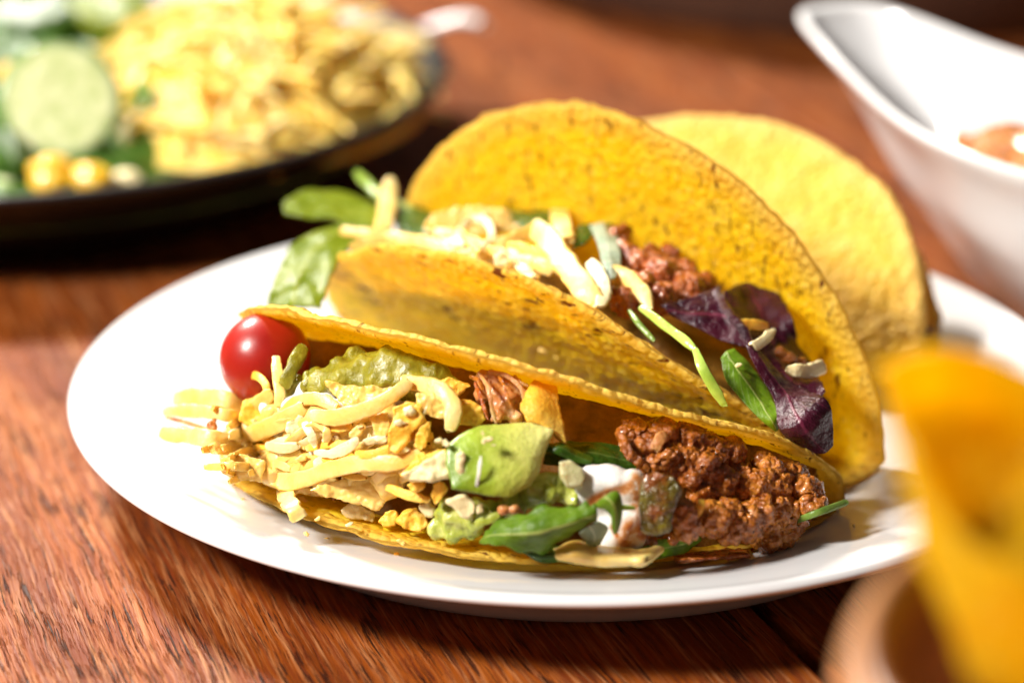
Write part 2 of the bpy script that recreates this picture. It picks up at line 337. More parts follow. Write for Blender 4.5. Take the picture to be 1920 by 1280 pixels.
def shell(name, p, mat, seed, nr=90, na=330, warp=.09, wave=.10, parent=None):
    R = p[0]; rr = np.linspace(0, 1, nr)**.8; an = np.linspace(0, 2*math.pi, na, endpoint=False)
    A, Rr = np.meshgrid(an, rr); A = A.ravel(); Rr = Rr.ravel()
    ed = np.stack([np.cos(A)*2.2+seed, np.sin(A)*2.2, A*0+seed], -1)
    rim = 1+.012*fbm(ed, 1.0, 4, .6)+.005*pn(ed*7)-.010*np.clip(pn(ed*3.1+9)-.45, 0, 1)*4
    RR = R*(Rr*(1-Rr**4)+Rr**5*rim)
    u = RR*np.cos(A); v = RR*np.sin(A)
    V = spt(p, u, v); F = grid_faces(nr, na, True); N = vnormals(V, F)
    d3 = np.stack([u, v, u*0+seed*3.3], -1)
    off = warp*pn(d3*.35)*1.6*Rr+wave*pn(d3*.9+5)*Rr**3*.7+.035*pn(d3*2.6)+.02*pn(d3*6)
    V = V+N*off[:, None]
    N = vnormals(V, F)
    th = .078*(1+.25*pn(d3*2.5+4)); th = th*np.sqrt(np.clip(1-np.clip((Rr-.985)/.015, 0, 1)**2, .0, 1)*.75+.25)
    th = th*(1+.3*np.clip((Rr-.93)/.05, 0, 1))
    rough = .028*pn(d3*4.5+8)*(.5+.5*Rr)+.014*pn(d3*11)+.03*pn(d3*14)*np.clip((Rr-.93)/.06, 0, 1)
    Vt = V+N*(th+rough)[:, None]; Vb = V-N*(th+.03*pn(d3*4.1+30))[:, None]
    for W in (Vt, Vb, V):                                             # resting on the plate, never through it
        fl_ = platez(np.hypot(W[:, 0], W[:, 1]))+(.03 if W is Vb else .09); q = W[:, 2]-fl_; W[:, 2] = fl_+np.where(q > .3, q, .3*np.exp(np.minimum(q-.3, 0)/.3))
    n = len(V); FF = F+[tuple(n+i for i in f[::-1]) for f in F]
    o = (nr-1)*na
    mid = V[o:]+nrm(V[o:]-V[o-na:o].mean(0)*0-V[o-na:o])*0
    out = (V[o:]-V[o-na:o]); out = out/np.linalg.norm(out, axis=1)[:, None]
    mid = V[o:]+out*(.06+.05*pn(ed[o:]*6)+.03*pn(ed[o:]*17))[:, None]
    for j in range(na):
        k = (j+1) % na
        FF.append((o+j, 2*n+j, 2*n+k, o+k)[::-1]); FF.append((2*n+j, n+o+j, n+o+k, 2*n+k)[::-1])
    VV = np.vstack([Vt, Vb, mid])
    disc = np.stack([u, v, u*0+seed*5], -1)
    st = np.where((v > 0)[:, None], np.stack([u, v*.33, u*0+seed], -1), np.stack([u*.33+11, v, u*0+seed], -1))
    idx = np.concatenate([np.arange(n), np.arange(n), np.arange(o, n)])
    ob = mesh(name, VV, FF, mat, parent, attrs={'disc': disc[idx]+np.concatenate([np.zeros(n), np.full(n, 7.), np.zeros(na)])[:, None]*np.array([0, 0, 1]), 'streak': st[idx]+np.concatenate([np.zeros(n), np.full(n, 3.), np.zeros(na)])[:, None]*np.array([0, 0, 1]), 'edge': np.concatenate([Rr, Rr, Rr[o:]*0+1.0])})
    return ob
tag(shell('taco_shell', S1, M['shell'], 1.3), 'front yellow corn taco shell lying on its side with cheese, avocado and mince', 'taco shell', 'folded taco shells on the plate')
tag(shell('taco_shell', S2, M['shell_spotted'], 6.1), 'middle taco shell with tall glowing rear wall and dark toasted spots', 'taco shell', 'folded taco shells on the plate')
tag(shell('taco_shell', S3, M['shell_pale'], 11.7), 'rearmost pale plain taco shell leaning behind the middle one', 'taco shell', 'folded taco shells on the plate')
# ------------------------------------------------------------------ beds of filling, resting between the shell walls
def bed(name, p, f1, f2, bulge, mat, ulim=(-.93, .93), amp=.16, n=64, m=26, low=None):
    """closed body filling the fold: front face bulges out between the two walls, back follows the inside of the shell"""
    R = p[0]; V = []; front = []
    for i, t in enumerate(np.linspace(ulim[0], ulim[1], n)):
        u = R*t; h = R*math.sqrt(max(0, 1-t*t))
        A = spt(p, u, h*f1)[0]; B = spt(p, u, -h*f2)[0]; S = spt(p, u, 0)[0]
        out = nrm((A+B)/2-S)
        q = np.linspace(0, 1, m); row = A[None]*(1-q[:, None])+B[None]*q[:, None]
        row = row+out*(bulge*min(1, h/R*1.3)*np.sin(math.pi*q))[:, None]
        front.append(row)
        vb = np.linspace(-h*f2, h*f1, m)[1:-1]
        C = (A+B+S)/3
        back = spt(p, np.full(len(vb), u), vb); back = back+(C-back)*.16/np.maximum(.4, np.linalg.norm(C-back, axis=1))[:, None]
        V.append(np.vstack([row, back]))
    k = V[0].shape[0]; F = grid_faces(n, k, True); V = np.array(V).reshape(-1, 3)
    fr = np.array(front).reshape(-1, 3); bv = BVHTree.FromPolygons([Vector(x) for x in fr], grid_faces(n, m))
    if low:                                                          # the mash itself stays lower in the fold than the pieces on it
        keep = (fr.mean(0), nrm(np.linalg.svd(fr-fr.mean(0))[2][2])); o, _ = bed(name, p, low[0], low[1], low[2], mat, ulim, amp, n, m)
        return o, (bv, keep[0], keep[1])
    N = -vnormals(V, F); c = V.mean(0)
    V2 = V+N*(amp*fbm(V, 1.1, 4, .55))[:, None]*(np.tile(np.r_[np.sin(math.pi*np.linspace(0, 1, m)), np.zeros(k-m)], n)[:, None])
    F = F+[tuple(range(k)), tuple(range((n-1)*k, n*k))[::-1]]
    o = mesh(name, V2, F, mat)
    cen = fr.mean(0); nn = nrm(np.linalg.svd(fr-cen)[2][2]); 
    return o, (bv, cen, nn)
b1, BED1 = bed('taco_filling', S1, .80, .86, .55, M['mash'], low=(.55, .80, .15))
tag(b1, 'dark mashed filling deep inside the front shell behind cheese and avocado', 'filling')
b2, BED2 = bed('taco_filling', S2, .60, .84, .30, M['mash'], amp=.12, ulim=(-.93, .80), low=(.42, .74, .05))
tag(b2, 'dark mashed filling in the fold of the middle shell under its cheese', 'filling')

def hitp(px, py, lift, surf):
    d = ray(px, py); dn = nrm(d)
    if isinstance(surf, (int, float)):                      # a level z in cm
        return atz(px, py, surf)-dn*lift
    bv, cen, nn = surf
    h = bv.ray_cast(Vector(CAM_POS), Vector(dn))
    if h[0] is None:
        q = bv.find_nearest(Vector(CAM_POS+d*((cen-CAM_POS)@nn/(d@nn))))   # beyond its edge: keep the depth of the nearest filling
        t = (np.array(q[0])-CAM_POS)@FWD
        p = CAM_POS+d*t
    else: p = np.array(h[0])
    return p-dn*lift
def path(ctrl, surf):
    ts = [hitp(c[0], c[1], c[2] if len(c) > 2 else .2, surf) for c in ctrl]
    return np.array(ts)
def pxcm(P): return FPX/((np.asarray(P)-CAM_POS)@FWD)

def put(o, label, cat, group=None):
    return tag(o, label, cat, group)
def strip(name, ctrl, w_px, mat, surf, label, cat, thick=.42, taper=(.7, .65), tilt=0., n=26, seed=None, group=None, rag=.065, parent=None, tw=0.):
    """a shred: rounded-rectangle section swept along a 3-D path, slightly ragged"""
    P = catmull(path(ctrl, surf), n); seed = seed if seed is not None else ctrl[0][0]*.37+ctrl[0][1]*.11
    w_ = w_px/pxcm(P.mean(0)); T = np.gradient(P, axis=0); T /= np.linalg.norm(T, axis=1)[:, None]
    m = 12; V = []
    for i in range(n):
        t = i/(n-1); view = nrm(CAM_POS-P[i])
        a = tilt+tw*(t-.5); B = nrm(np.cross(T[i], view)); N = nrm(np.cross(B, T[i]))
        B2 = B*math.cos(a)+N*math.sin(a); N2 = -B*math.sin(a)+N*math.cos(a)
        e = min(t, 1-t)/.5; end = taper[0] if t < .5 else taper[1]
        s = (end+(1-end)*min(1, e*2.2))*(1 if 0 < i < n-1 else .72)
        for j in range(m):
            ph = 2*math.pi*j/m; cx, sx = math.cos(ph), math.sin(ph)
            x = math.copysign(abs(cx)**.34, cx); y = math.copysign(abs(sx)**.34, sx)
            V.append(P[i]+(B2*x*w_/2+N2*y*w_*thick/2)*s)
    V = np.array(V); ax = np.repeat(P, m, 0); D = V-ax
    V = ax+D*(1+.22*pn(V*1.9+seed)+rag*2.6*pn(V*6+seed)+rag*1.6*pn(V*13+seed))[:, None]
    V[:m] += (T[0]*0+(-T[0])*(.05*pn(V[:m]*9+seed)[:, None])); V[-m:] += T[-1]*(.07*pn(V[-m:]*9+seed)[:, None])
    F = grid_faces(n, m, True)+[tuple(range(m)), tuple(range((n-1)*m, n*m))[::-1]]
    return put(mesh(name, V, [f[::-1] for f in F], mat, parent), label, cat, group)

def remesh(V, F, vox, smooth=0):
    me = bpy.data.meshes.new('tmp'); me.from_pydata((np.asarray(V)).tolist(), [], F); ob = bpy.data.objects.new('tmp', me); SC.collection.objects.link(ob)
    md = ob.modifiers.new('r', 'REMESH'); md.mode = 'VOXEL'; md.voxel_size = vox; md.use_smooth_shade = True
    if smooth:
        s = ob.modifiers.new('s', 'SMOOTH'); s.factor = .6; s.iterations = smooth
    dg = bpy.context.evaluated_depsgraph_get(); ev = ob.evaluated_get(dg).to_mesh()
    n = len(ev.vertices); a = np.zeros(n*3, np.float32); ev.vertices.foreach_get('co', a); Fq = [tuple(p.vertices) for p in ev.polygons]
    bpy.data.objects.remove(ob); bpy.data.meshes.remove(me)
    return a.reshape(-1, 3).astype(float), Fq
_ico = None
def ico():
    global _ico
    if _ico is None:
        bm = bmesh.new(); bmesh.ops.create_icosphere(bm, subdivisions=2, radius=1)
        _ico = (np.array([v.co[:] for v in bm.verts]), [tuple(v.index for v in f.verts) for f in bm.faces]); bm.free()
    return _ico
def blob(name, cs, mat, surf, label, cat, vox=.07, smooth=3, disp=((1.2, .12), (3, .06)), lump=None, extra=0, seed=1, group=None, depth=1., parent=None, stain=None):
    """cs: (px, py, r_px, lift) spheres fused into one lumpy body"""
    rg = np.random.default_rng(seed); iv, fi = ico(); V = []; F = []
    L = []
    for c in cs:
        P = hitp(c[0], c[1], c[3] if len(c) > 3 else .2, surf); r = c[2]/pxcm(P); L.append((P, r))
        for k in range(extra):                                      # crumbs on the surface
            d = nrm(rg.normal(size=3)); L.append((P+d*r*.85, r*rg.uniform(.16, .46)))
    off = 0
    for P, r in L:
        sc = rg.uniform(.85, 1.15, 3); V.append(iv*r*sc*np.array([1, depth, 1])+P); F += [tuple(i+off for i in f) for f in fi]; off += len(iv)
    V, F = remesh(np.vstack(V), F, vox, smooth)
    Fa = [f for f in F if len(f) == 4]; N = vnormals(V, Fa)
    d = 0
    for s_, a in disp: d = d+a*pn(V*s_+seed*3.1)
    if lump:                                                        # crumbly cells
        for s_, a in lump: d = d+a*(1-np.abs(pn(V*s_+seed))*2.4)
    V = V+N*np.asarray(d)[:, None]
    at = None
    if stain:                                                       # sauce that ran over this body: where it touched, in its own surface
        D = V-CAM_POS; z = D@FWD; q = np.stack([960+FPX*D[:, 0]/z, 640-FPX*(D@UP)/z], -1); q = q+9*np.stack([pn(V*2.2), pn(V*2.2+9)], -1); m_ = np.zeros(len(V))
        for (ax, ay), (bx, by), wd in stain:
            t = np.clip(((q-[ax, ay])@[bx-ax, by-ay])/((bx-ax)**2+(by-ay)**2+1e-9), 0, 1); dd = np.hypot(q[:, 0]-ax-t*(bx-ax), q[:, 1]-ay-t*(by-ay)); m_ = np.maximum(m_, np.exp(-(dd/wd)**2))
        at = {'stain': m_}
    return put(mesh(name, V, F, mat, parent, attrs=at), label, cat, group)
def chunk(name, outline, thick, mat, surf, label, cat, lift=.25, vox=.05, smooth=2, disp=((2, .04), (6, .02)), back=.85, slant=(0, 0), seed=1, group=None, grad=None, parent=None, bulge=0.):
    """an irregular slab: the outline seen by the camera given real thickness behind it, edges rounded"""
    c2 = np.mean(outline, 0)[:2]
    C = hitp(c2[0], c2[1], lift, surf); vd = nrm(C-CAM_POS); t0 = (C-CAM_POS)@FWD
    pts = []
    for q in outline:
        l = (q[0]-c2[0])*slant[0]+(q[1]-c2[1])*slant[1]
        d = ray(q[0], q[1]); pts.append(CAM_POS+d*(t0+(q[2] if len(q) > 2 else 0)+l*.01))
    P = np.array(pts); c = P.mean(0); n = len(P)
    B = c+(P-c)*back+vd*thick; G = np.vstack([P, B, [c-vd*bulge, c+vd*thick], c+(P-c)*.72-vd*bulge*.62, c+(P-c)*.38-vd*bulge*.92]); o1, o2 = 2*n+2, 3*n+2
    F = [(i, (i+1) % n, n+(i+1) % n, n+i) for i in range(n)]+[(2*n+1, n+i, n+(i+1) % n) for i in range(n)]
    F += [(o1+i, o1+(i+1) % n, (i+1) % n, i) for i in range(n)]+[(o2+i, o2+(i+1) % n, o1+(i+1) % n, o1+i) for i in range(n)]+[(2*n, o2+(i+1) % n, o2+i) for i in range(n)]
    V, F = remesh(G, F, vox, smooth); N = vnormals(V, [f for f in F if len(f) == 4]); d = 0
    for s_, a in disp: d = d+a*pn(V*s_+seed*2.7)
    V = V+N*np.asarray(d)[:, None]; at = None
    if grad is not None:
        g = V@np.array(grad); g = (g-g.min())/(g.max()-g.min()); at = {'grad': g}
    return put(mesh(name, V, F, mat, parent, attrs=at), label, cat, group)
def patch(name, rows, mat, surf, label, cat, n=40, m=26, thick=.035, wob=.05, seed=1, group=None, rag=.0, parent=None):
    """a leaf: rows of control points (px, py, lift) along its length, smooth in both directions, with thickness"""
    C = np.array([[hitp(q[0], q[1], q[2] if len(q) > 2 else .2, surf) for q in r] for r in rows])
    A = np.array([catmull(C[i], m) for i in range(len(C))]); G = np.array([catmull(A[:, j], n) for j in range(m)]).transpose(1, 0, 2)
    s_, t_ = np.meshgrid(np.linspace(0, 1, n), np.linspace(-1, 1, m), indexing='ij')
    V = G.reshape(-1, 3); F = grid_faces(n, m); N = vnormals(V, F)
    V = V+N*(wob*pn(V*1.6+seed)+wob*.5*pn(V*4+seed))[:, None]
    if rag:
        e = (np.abs(t_.ravel())**4)[:, None]; cen = np.repeat(G.mean(1), m, 0); V = V+(V-cen)*e*(rag*pn(np.stack([s_.ravel()*9+seed, t_.ravel()*2, s_.ravel()*0], -1)))[:, None]
    N = vnormals(V, F); k = len(V); T = V+N*thick/2; B = V-N*thick/2
    FF = F+[tuple(k+i for i in f[::-1]) for f in F]
    bd = [i*m for i in range(n)]+[(n-1)*m+j for j in range(1, m)]+[i*m+m-1 for i in range(n-2, -1, -1)]+[j for j in range(m-2, 0, -1)]
    FF += [(bd[i], bd[(i+1) % len(bd)], k+bd[(i+1) % len(bd)], k+bd[i]) for i in range(len(bd))]
    lf = np.stack([s_.ravel(), t_.ravel(), s_.ravel()*0], -1)
    o = mesh(name, np.vstack([T, B]), FF, mat, parent, attrs={'leaf': np.vstack([lf, lf])})
    return put(o, label, cat, group)

# ================================================================== FRONT TACO
G1 = 'cheese shreds heaped in the front taco'
def ch(ctrl, w_, label, mat='cheese', **k):
    return strip('cheese_shred', ctrl, w_, M[mat], k.pop('surf', BED1), label, 'cheese shred', group=k.pop('group', G1), **k)
def fl(outline, label, mat='cheese', thick=.2, **k):
    k.setdefault('vox', .034); k.setdefault('smooth', 1); k.setdefault('disp', ((3, .05), (8, .035), (16, .015)))
    return chunk('cheese_flake', outline, thick, M[mat], k.pop('surf', BED1), label, 'cheese flake', group=k.pop('group', G1), **k)
# tomato under the upper left corner
def tomato():
    c = hitp(492, 672, 0, 51.0) if False else None
    d = ray(497, 672); P = CAM_POS+d*53.4
    r = 85/pxcm(P); th = np.linspace(0, 2*math.pi, 72, endpoint=False); ph = np.linspace(.02, math.pi-.02, 40); V = []
    ax = nrm(np.array([.35, .5, .75])); e1 = nrm(np.cross(ax, [1, 0, 0])); e2 = np.cross(ax, e1)
    for p in ph:
        for t in th:
            q = ax*math.cos(p)*1.03*(1-.10*math.exp(-(p/.25)**2))+(e1*math.cos(t)+e2*math.sin(t))*math.sin(p)
            V.append(P+q*r)
    V = np.array(V); V = V+(V-P)*(.02*pn(V*.6))[:, None]
    o = mesh('cherry_tomato', V, [f[::-1] for f in grid_faces(40, 72, True)], M['tomato'])
    tag(o, 'glossy red cherry tomato under the left corner of the front shell', 'tomato')
tomato()
# guacamole along the back wall
blob('guacamole', [(560, 722, 26, .1), (600, 706, 28, .2), (640, 694, 31, .25), (685, 688, 33, .3), (730, 690, 36, .25), (775, 698, 33, .2), (815, 712, 28, .1), (650, 712, 36, .3), (720, 705, 36, .35), (670, 668, 28, 0), (720, 670, 26, 0), (790, 715, 33, .2), (610, 730, 36, .1), (690, 715, 40, .1), (760, 722, 40, 0), (850, 730, 24, .0), (545, 745, 31, 0)], M['guac'], BED1,
     'olive green mashed guacamole against the wall behind the cheese heap', 'guacamole', vox=.06, smooth=30, disp=((.8, .15), (2.1, .14), (4.5, .045), (9, .03)), seed=3)
ch([(596, 722, .35), (570, 650, .5), (548, 690, .75), (530, 725, .8)][1:], 28, 'fat guacamole-smeared shred standing beside the tomato', 'guac', thick=.8, taper=(.8, .9))
blob('guacamole', [(575, 705, 16, .5), (583, 722, 20, .5)], M['guac'], BED1, 'small yellow green guacamole knob right of the standing shreds', 'guacamole', vox=.05, seed=8)
ch([(517, 668, .9), (520, 700, .95), (524, 740, .9), (520, 765, .85)], 21, 'short pale shred standing upright in front of the tomato', thick=.6)
ch([(466, 704, 1.2), (484, 706, 1.2), (498, 722, 1.1), (500, 742, .9)], 15, 'small orange curl hooked in front of the tomato', 'cheddar', thick=.8)
# sour cream pockets
blob('sour_cream', [(575, 745, 30, .25), (610, 748, 28, .25), (645, 765, 26, .2), (545, 760, 26, .4), (505, 765, 22, .5)], M['cream'], BED1, 'white sour cream pocket at the top of the cheese heap', 'sour cream', vox=.06, seed=2)
blob('sour_cream', [(452, 800, 15, .1), (446, 812, 13, .1), (468, 806, 15, .2)], M['cream'], BED1, 'blurred white sour cream dab at the far left end', 'sour cream', vox=.05, seed=4)
blob('sour_cream', [(535, 830, 28, .35), (550, 855, 24, .3), (528, 810, 20, .4), (565, 830, 26, .3), (600, 835, 28, .25)], M['cream'], BED1, 'white sour cream dab behind crumbs in the middle of the cheese heap', 'sour cream', vox=.06, seed=6)
# left blurred shreds sticking out
ch([(302, 812, -.4), (350, 815, -.1), (405, 824, .2), (440, 826, .4)], 31, 'thick blurred shred pointing left out of the taco, lowest of those', thick=.6)
ch([(328, 748, -.9), (372, 744, -.5), (420, 748, -.1), (462, 768, .3)], 34, 'curved blurred shred pointing left, topmost of those', thick=.5)
ch([(308, 772, -.7), (360, 770, -.4), (420, 776, .1), (460, 785, .3)], 24, 'thin blurred shred pointing left just under the topmost one', thick=.7)
ch([(312, 782, -1.2), (350, 792, -.9), (392, 806, -.5), (415, 815, -.3)], 8, 'thin brown strip between the blurred ones at the far left', 'chicken', thick=.9)  # narrow brown strip set among the pale shreds
blob('mince_crumb', [(398, 797, 12, -.1), (404, 785, 9, -.1)], M['meat'], BED1, 'brown crumb at the far left end among blurred shreds', 'mince', vox=.05, extra=2)
fl([(410, 858, .0), (450, 850, 0), (500, 865, 0), (490, 905, 0), (450, 900, 0), (415, 885, 0)], 'pale flake lying on the lower left shell edge', lift=.1, thick=.3)
# the heap
ch([(398, 842, .55), (440, 825, .75), (490, 806, .9), (535, 785, .9), (575, 760, .85)], 34, 'thick golden shred rising from the lower left of the heap', thick=.7, taper=(.7, .9))
fl([(455, 752), (488, 735), (504, 748), (512, 782), (500, 800), (468, 800), (446, 790)], 'torn orange flake at the left of the heap', 'cheddar', lift=.75, thick=.4)
ch([(470, 770, .7), (495, 748, .95), (510, 735, 1.0)], 24, 'pale ragged flake end rising above the orange flake', rag=.1)
ch([(530, 775, .7), (560, 752, .85), (598, 748, .9), (632, 765, .8)], 26, 'golden curved shred over the upper sour cream', thick=.6)
ch([(520, 790, .8), (550, 800, .85), (600, 775, .9)], 18, 'short buttery shred crossing the thick golden one')
fl([(606, 713, .2), (650, 722, .1), (700, 722, .0), (762, 708, 0), (775, 722, 0), (735, 745, 0), (690, 760, 0), (645, 765, 0), (628, 745, .1)], 'broad pale slice behind the long diagonal shred', lift=.75, thick=.16)
ch([(584, 776, 1.15), (625, 784, 1.25), (680, 770, 1.3), (730, 745, 1.25), (768, 716, 1.1)], 30, 'long thick diagonal shred across the top of the heap', thick=.6, taper=(.8, .75))
ch([(752, 716, .75), (800, 722, .95), (838, 744, 1.05), (849, 775, 1.1), (843, 810, 1.1)], 34, 'large pale shred bending down at the right of the heap', thick=.55, taper=(.9, .5), rag=.07)
fl([(775, 735), (830, 740), (856, 752), (852, 790), (815, 785), (790, 770)], 'wide flat side of the large bent shred', lift=1.0, thick=.2)
fl([(735, 762), (762, 752), (790, 762), (794, 788), (775, 812), (765, 828), (742, 850), (724, 846), (727, 815), (733, 790)], 'bumpy orange chunk in the middle of the heap', 'cheddar', lift=1.5, thick=.45, disp=((2, .08), (5, .05)))
fl([(758, 766), (772, 760), (782, 770), (774, 782), (760, 780)], 'white crumb stuck on the bumpy orange chunk', 'white_cheese', lift=1.62, thick=.2)
fl([(738, 790), (752, 786), (768, 792), (752, 798), (740, 798)], 'white streak across the bumpy orange chunk', 'white_cheese', lift=1.62, thick=.2)
fl([(796, 764), (803, 755), (800, 775), (790, 790), (784, 784)], 'thin white splinter right of the bumpy orange chunk', 'white_cheese', lift=1.4, thick=.15)
fl([(811, 787), (806, 815), (800, 838), (788, 846), (770, 838), (778, 815), (790, 796)], 'upright orange flake right of the bumpy chunk', 'cheddar', lift=1.3, thick=.16)
fl([(779, 858), (792, 846), (803, 850), (790, 862), (782, 868)], 'small orange crumb under the upright orange flake', 'cheddar', lift=1.45, thick=.2)
ch([(666, 850, 1.35), (690, 852, 1.4), (715, 848, 1.35), (732, 838, 1.3)], 17, 'short bright orange shred above the long curved one', 'cheddar', thick=.6, rag=.08)
fl([(651, 815), (668, 798), (684, 790), (688, 802), (676, 816), (655, 824)], 'small oval pale flake right of the crumbs', lift=1.2, thick=.18)
fl([(686, 775), (728, 772), (732, 800), (722, 826), (712, 832), (702, 810)], 'angled pale flake left of the bumpy orange chunk', lift=1.0, thick=.22)
fl([(700, 822), (724, 816), (728, 828), (712, 834)], 'white cut end of the angled pale flake', 'white_cheese', lift=1.15, thick=.2)
ch([(490, 886, .95), (520, 900, 1.1), (563, 900, 1.2), (620, 880, 1.3), (680, 866, 1.35), (740, 868, 1.3), (790, 848, 1.1)], 33, 'longest pale shred curving along the front of the heap', thick=.55, taper=(.95, .7))
fl([(578, 918), (624, 900), (690, 890), (736, 898), (726, 935), (712, 958), (675, 945), (630, 936)], 'broad pale slice under the longest shred', lift=.8, thick=.2)
fl([(500, 905), (560, 912), (640, 915), (600, 930), (540, 925)], 'buttery underside piece below the longest shred', lift=.7, thick=.3)
fl([(536, 790), (560, 778), (585, 786), (580, 815), (556, 822), (536, 812)], 'translucent crumbly piece left in the heap', 'white_cheese', lift=.95, thick=.3, disp=((3, .07), (7, .05)))
ch([(590, 848, 1.25), (630, 850, 1.3), (665, 832, 1.3), (664, 818, 1.3)], 16, 'ragged white shred lying on the crumbs', 'white_cheese', rag=.12)
ch([(605, 862, 1.2), (640, 856, 1.25), (662, 850, 1.25)], 12, 'orange sliver under the ragged white shred', 'cheddar')
ch([(570, 792, 1.1), (582, 812, 1.2), (590, 836, 1.1)], 17, 'short curled white shred in the middle crumbs', 'white_cheese', rag=.1)
ch([(588, 790, 1.15), (612, 806, 1.2), (612, 830, 1.1)], 16, 'curved pale sliver right of the short white curl')
ch([(600, 798, 1.0), (640, 800, 1.1), (662, 795, 1.0)], 20, 'yellow sliver under the long diagonal shred', 'cheddar', thick=.5)
rg = np.random.default_rng(11); CW = {'white_cheese': 'small white', 'cheese': 'small pale yellow', 'cheddar': 'small orange'}
def crumb(px, py, r, mat, surf, lift, label, group, kind='cheese_crumb', seed=0):
    a = np.linspace(0, 2*math.pi, 7, endpoint=False)+seed; rr = r*(1+.35*np.sin(a*2+seed*3))
    q = [(px+rr[i]*math.cos(a[i]), py+rr[i]*.75*math.sin(a[i])) for i in range(7)]
    return chunk(kind, q, r*1.1/80, M[mat], surf, label, 'crumb', lift=lift, vox=max(.025, r/80*.16), smooth=1, disp=((5, .035), (11, .02)), seed=seed, group=group)
for k in range(6):
    px = 545+rg.uniform(0, 1)*140; py = 795+rg.uniform(0, 1)*82
    crumb(px, py, rg.uniform(6, 13), (cm := str(rg.choice(['white_cheese', 'white_cheese', 'cheese', 'cheddar']))), BED1, rg.uniform(.8, 1.25), CW[cm]+' cheese crumb among the loose ones, '+('left of the short white curl' if px < 590 else 'just right of the short white curl' if px < 640 else 'below the long diagonal shred'), 'crumbs in the middle of the front cheese heap', seed=k)
# loose pieces that close the gaps of the heap
blob('grated_cheese', [(450, 835, 30, .15), (480, 800, 34, .2), (520, 780, 34, .2), (480, 860, 30, .2), (530, 870, 34, .3), (580, 870, 36, .35), (560, 820, 36, .35), (620, 840, 38, .4), (610, 785, 36, .4), (660, 800, 38, .4), (680, 850, 38, .4), (720, 790, 36, .4), (740, 840, 38, .4), (770, 800, 34, .35), (790, 860, 30, .4), (670, 895, 34, .4), (730, 900, 34, .4), (610, 905, 30, .35), (550, 905, 26, .3), (780, 890, 28, .5)], M['cheese'], BED1, 'compacted grated cheese under the loose shreds of the front heap', 'cheese', vox=.07, smooth=1, disp=((1.6, .14), (4, .06), (9, .03)), seed=17)
def loose(n, box, mats, surf, lift, label, group, seed, ang=(-.75, .35), w=(11, 22), L=(45, 125)):
    g = np.random.default_rng(seed)
    for k in range(n):
        x = g.uniform(box[0], box[2]); y = box[1]+(box[3]-box[1])*g.uniform(); y += (x-box[0])*box[4]
        a = g.uniform(*ang); l = g.uniform(*L); h = g.uniform(*lift); cx, cy = math.cos(a)*l/2, math.sin(a)*l/2; bend = g.uniform(-.22, .22)*l
        cs = [(x-cx, y-cy, h-.15), (x, y+bend*.5, h), (x+cx, y+cy, h-.1)]
        strip('cheese_shred', cs, g.uniform(*w), M[mats[k % len(mats)]], surf, {'cheese': 'pale yellow ', 'cheddar': 'orange ', 'white_cheese': 'whitish '}[mats[k % len(mats)]]+label+(', left part' if x < box[0]+(box[2]-box[0])/3 else ', right part' if x > box[0]+(box[2]-box[0])*2/3 else ', centre part'), 'cheese shred', thick=g.uniform(.25, .6), taper=(g.uniform(.7, 1), g.uniform(.6, 1)), rag=g.uniform(.03, .09), tilt=g.uniform(-.5, .5), tw=g.uniform(-.8, .8), group=group, n=16, seed=k*3.1+seed)
loose(64, (440, 770, 800, 885, .02), ['cheese', 'cheddar', 'cheese', 'white_cheese', 'cheese'], BED1, (.5, 1.05), 'short loose cheese shred among the gaps of the front heap', 'loose short shreds in the front heap', 5)
loose(12, (440, 810, 560, 880, .1), ['cheese', 'cheese', 'cheddar'], BED1, (.4, .9), 'loose cheese shred at the lower left of the front heap', 'loose shreds at the lower left of the front heap', 8)
# right side of the heap
fl([(745, 892), (775, 865), (812, 845), (838, 838), (842, 850), (800, 872), (760, 895)], 'orange rim of the big white chunk beside the avocado', 'cheddar', lift=1.5, thick=.35)
fl([(752, 889), (772, 878), (800, 862), (832, 846), (852, 856), (854, 880), (845, 892), (810, 898), (765, 904)], 'big white lump between the heap and the avocado', 'white_cheese', lift=1.65, thick=.4, disp=((2.5, .09), (6, .05)))
ch([(724, 912, 1.1), (765, 928, 1.2), (806, 938, 1.1)], 17, 'flat orange shred under the big white lump', 'cheddar')
fl([(762, 908), (800, 902), (800, 914), (775, 922)], 'orange chip tucked under the big white lump', 'cheddar', lift=1.35, thick=.2)
fl([(812, 906), (832, 904), (840, 916), (828, 938), (816, 950), (806, 930)], 'tan orange flake left of the guacamole', 'cheddar', lift=1.4, thick=.2)
fl([(809, 720), (843, 704), (858, 712), (888, 722), (862, 742), (820, 742)], 'shaded orange flake behind the bent shred', 'cheddar', lift=.25, thick=.15)
fl([(851, 752), (880, 748), (905, 765), (914, 786), (895, 802), (862, 796), (848, 775)], 'shaded orange flake right of the bent shred', 'cheddar', lift=.7, thick=.25)
fl([(797, 722), (822, 714), (836, 722), (834, 740), (806, 738)], 'small orange flake on top of the bent shred', 'cheddar', lift=.9, thick=.2)
fl([(806, 828), (826, 815), (832, 838), (822, 852), (808, 850)], 'shaded tan flake behind the avocado', lift=.9, thick=.2)
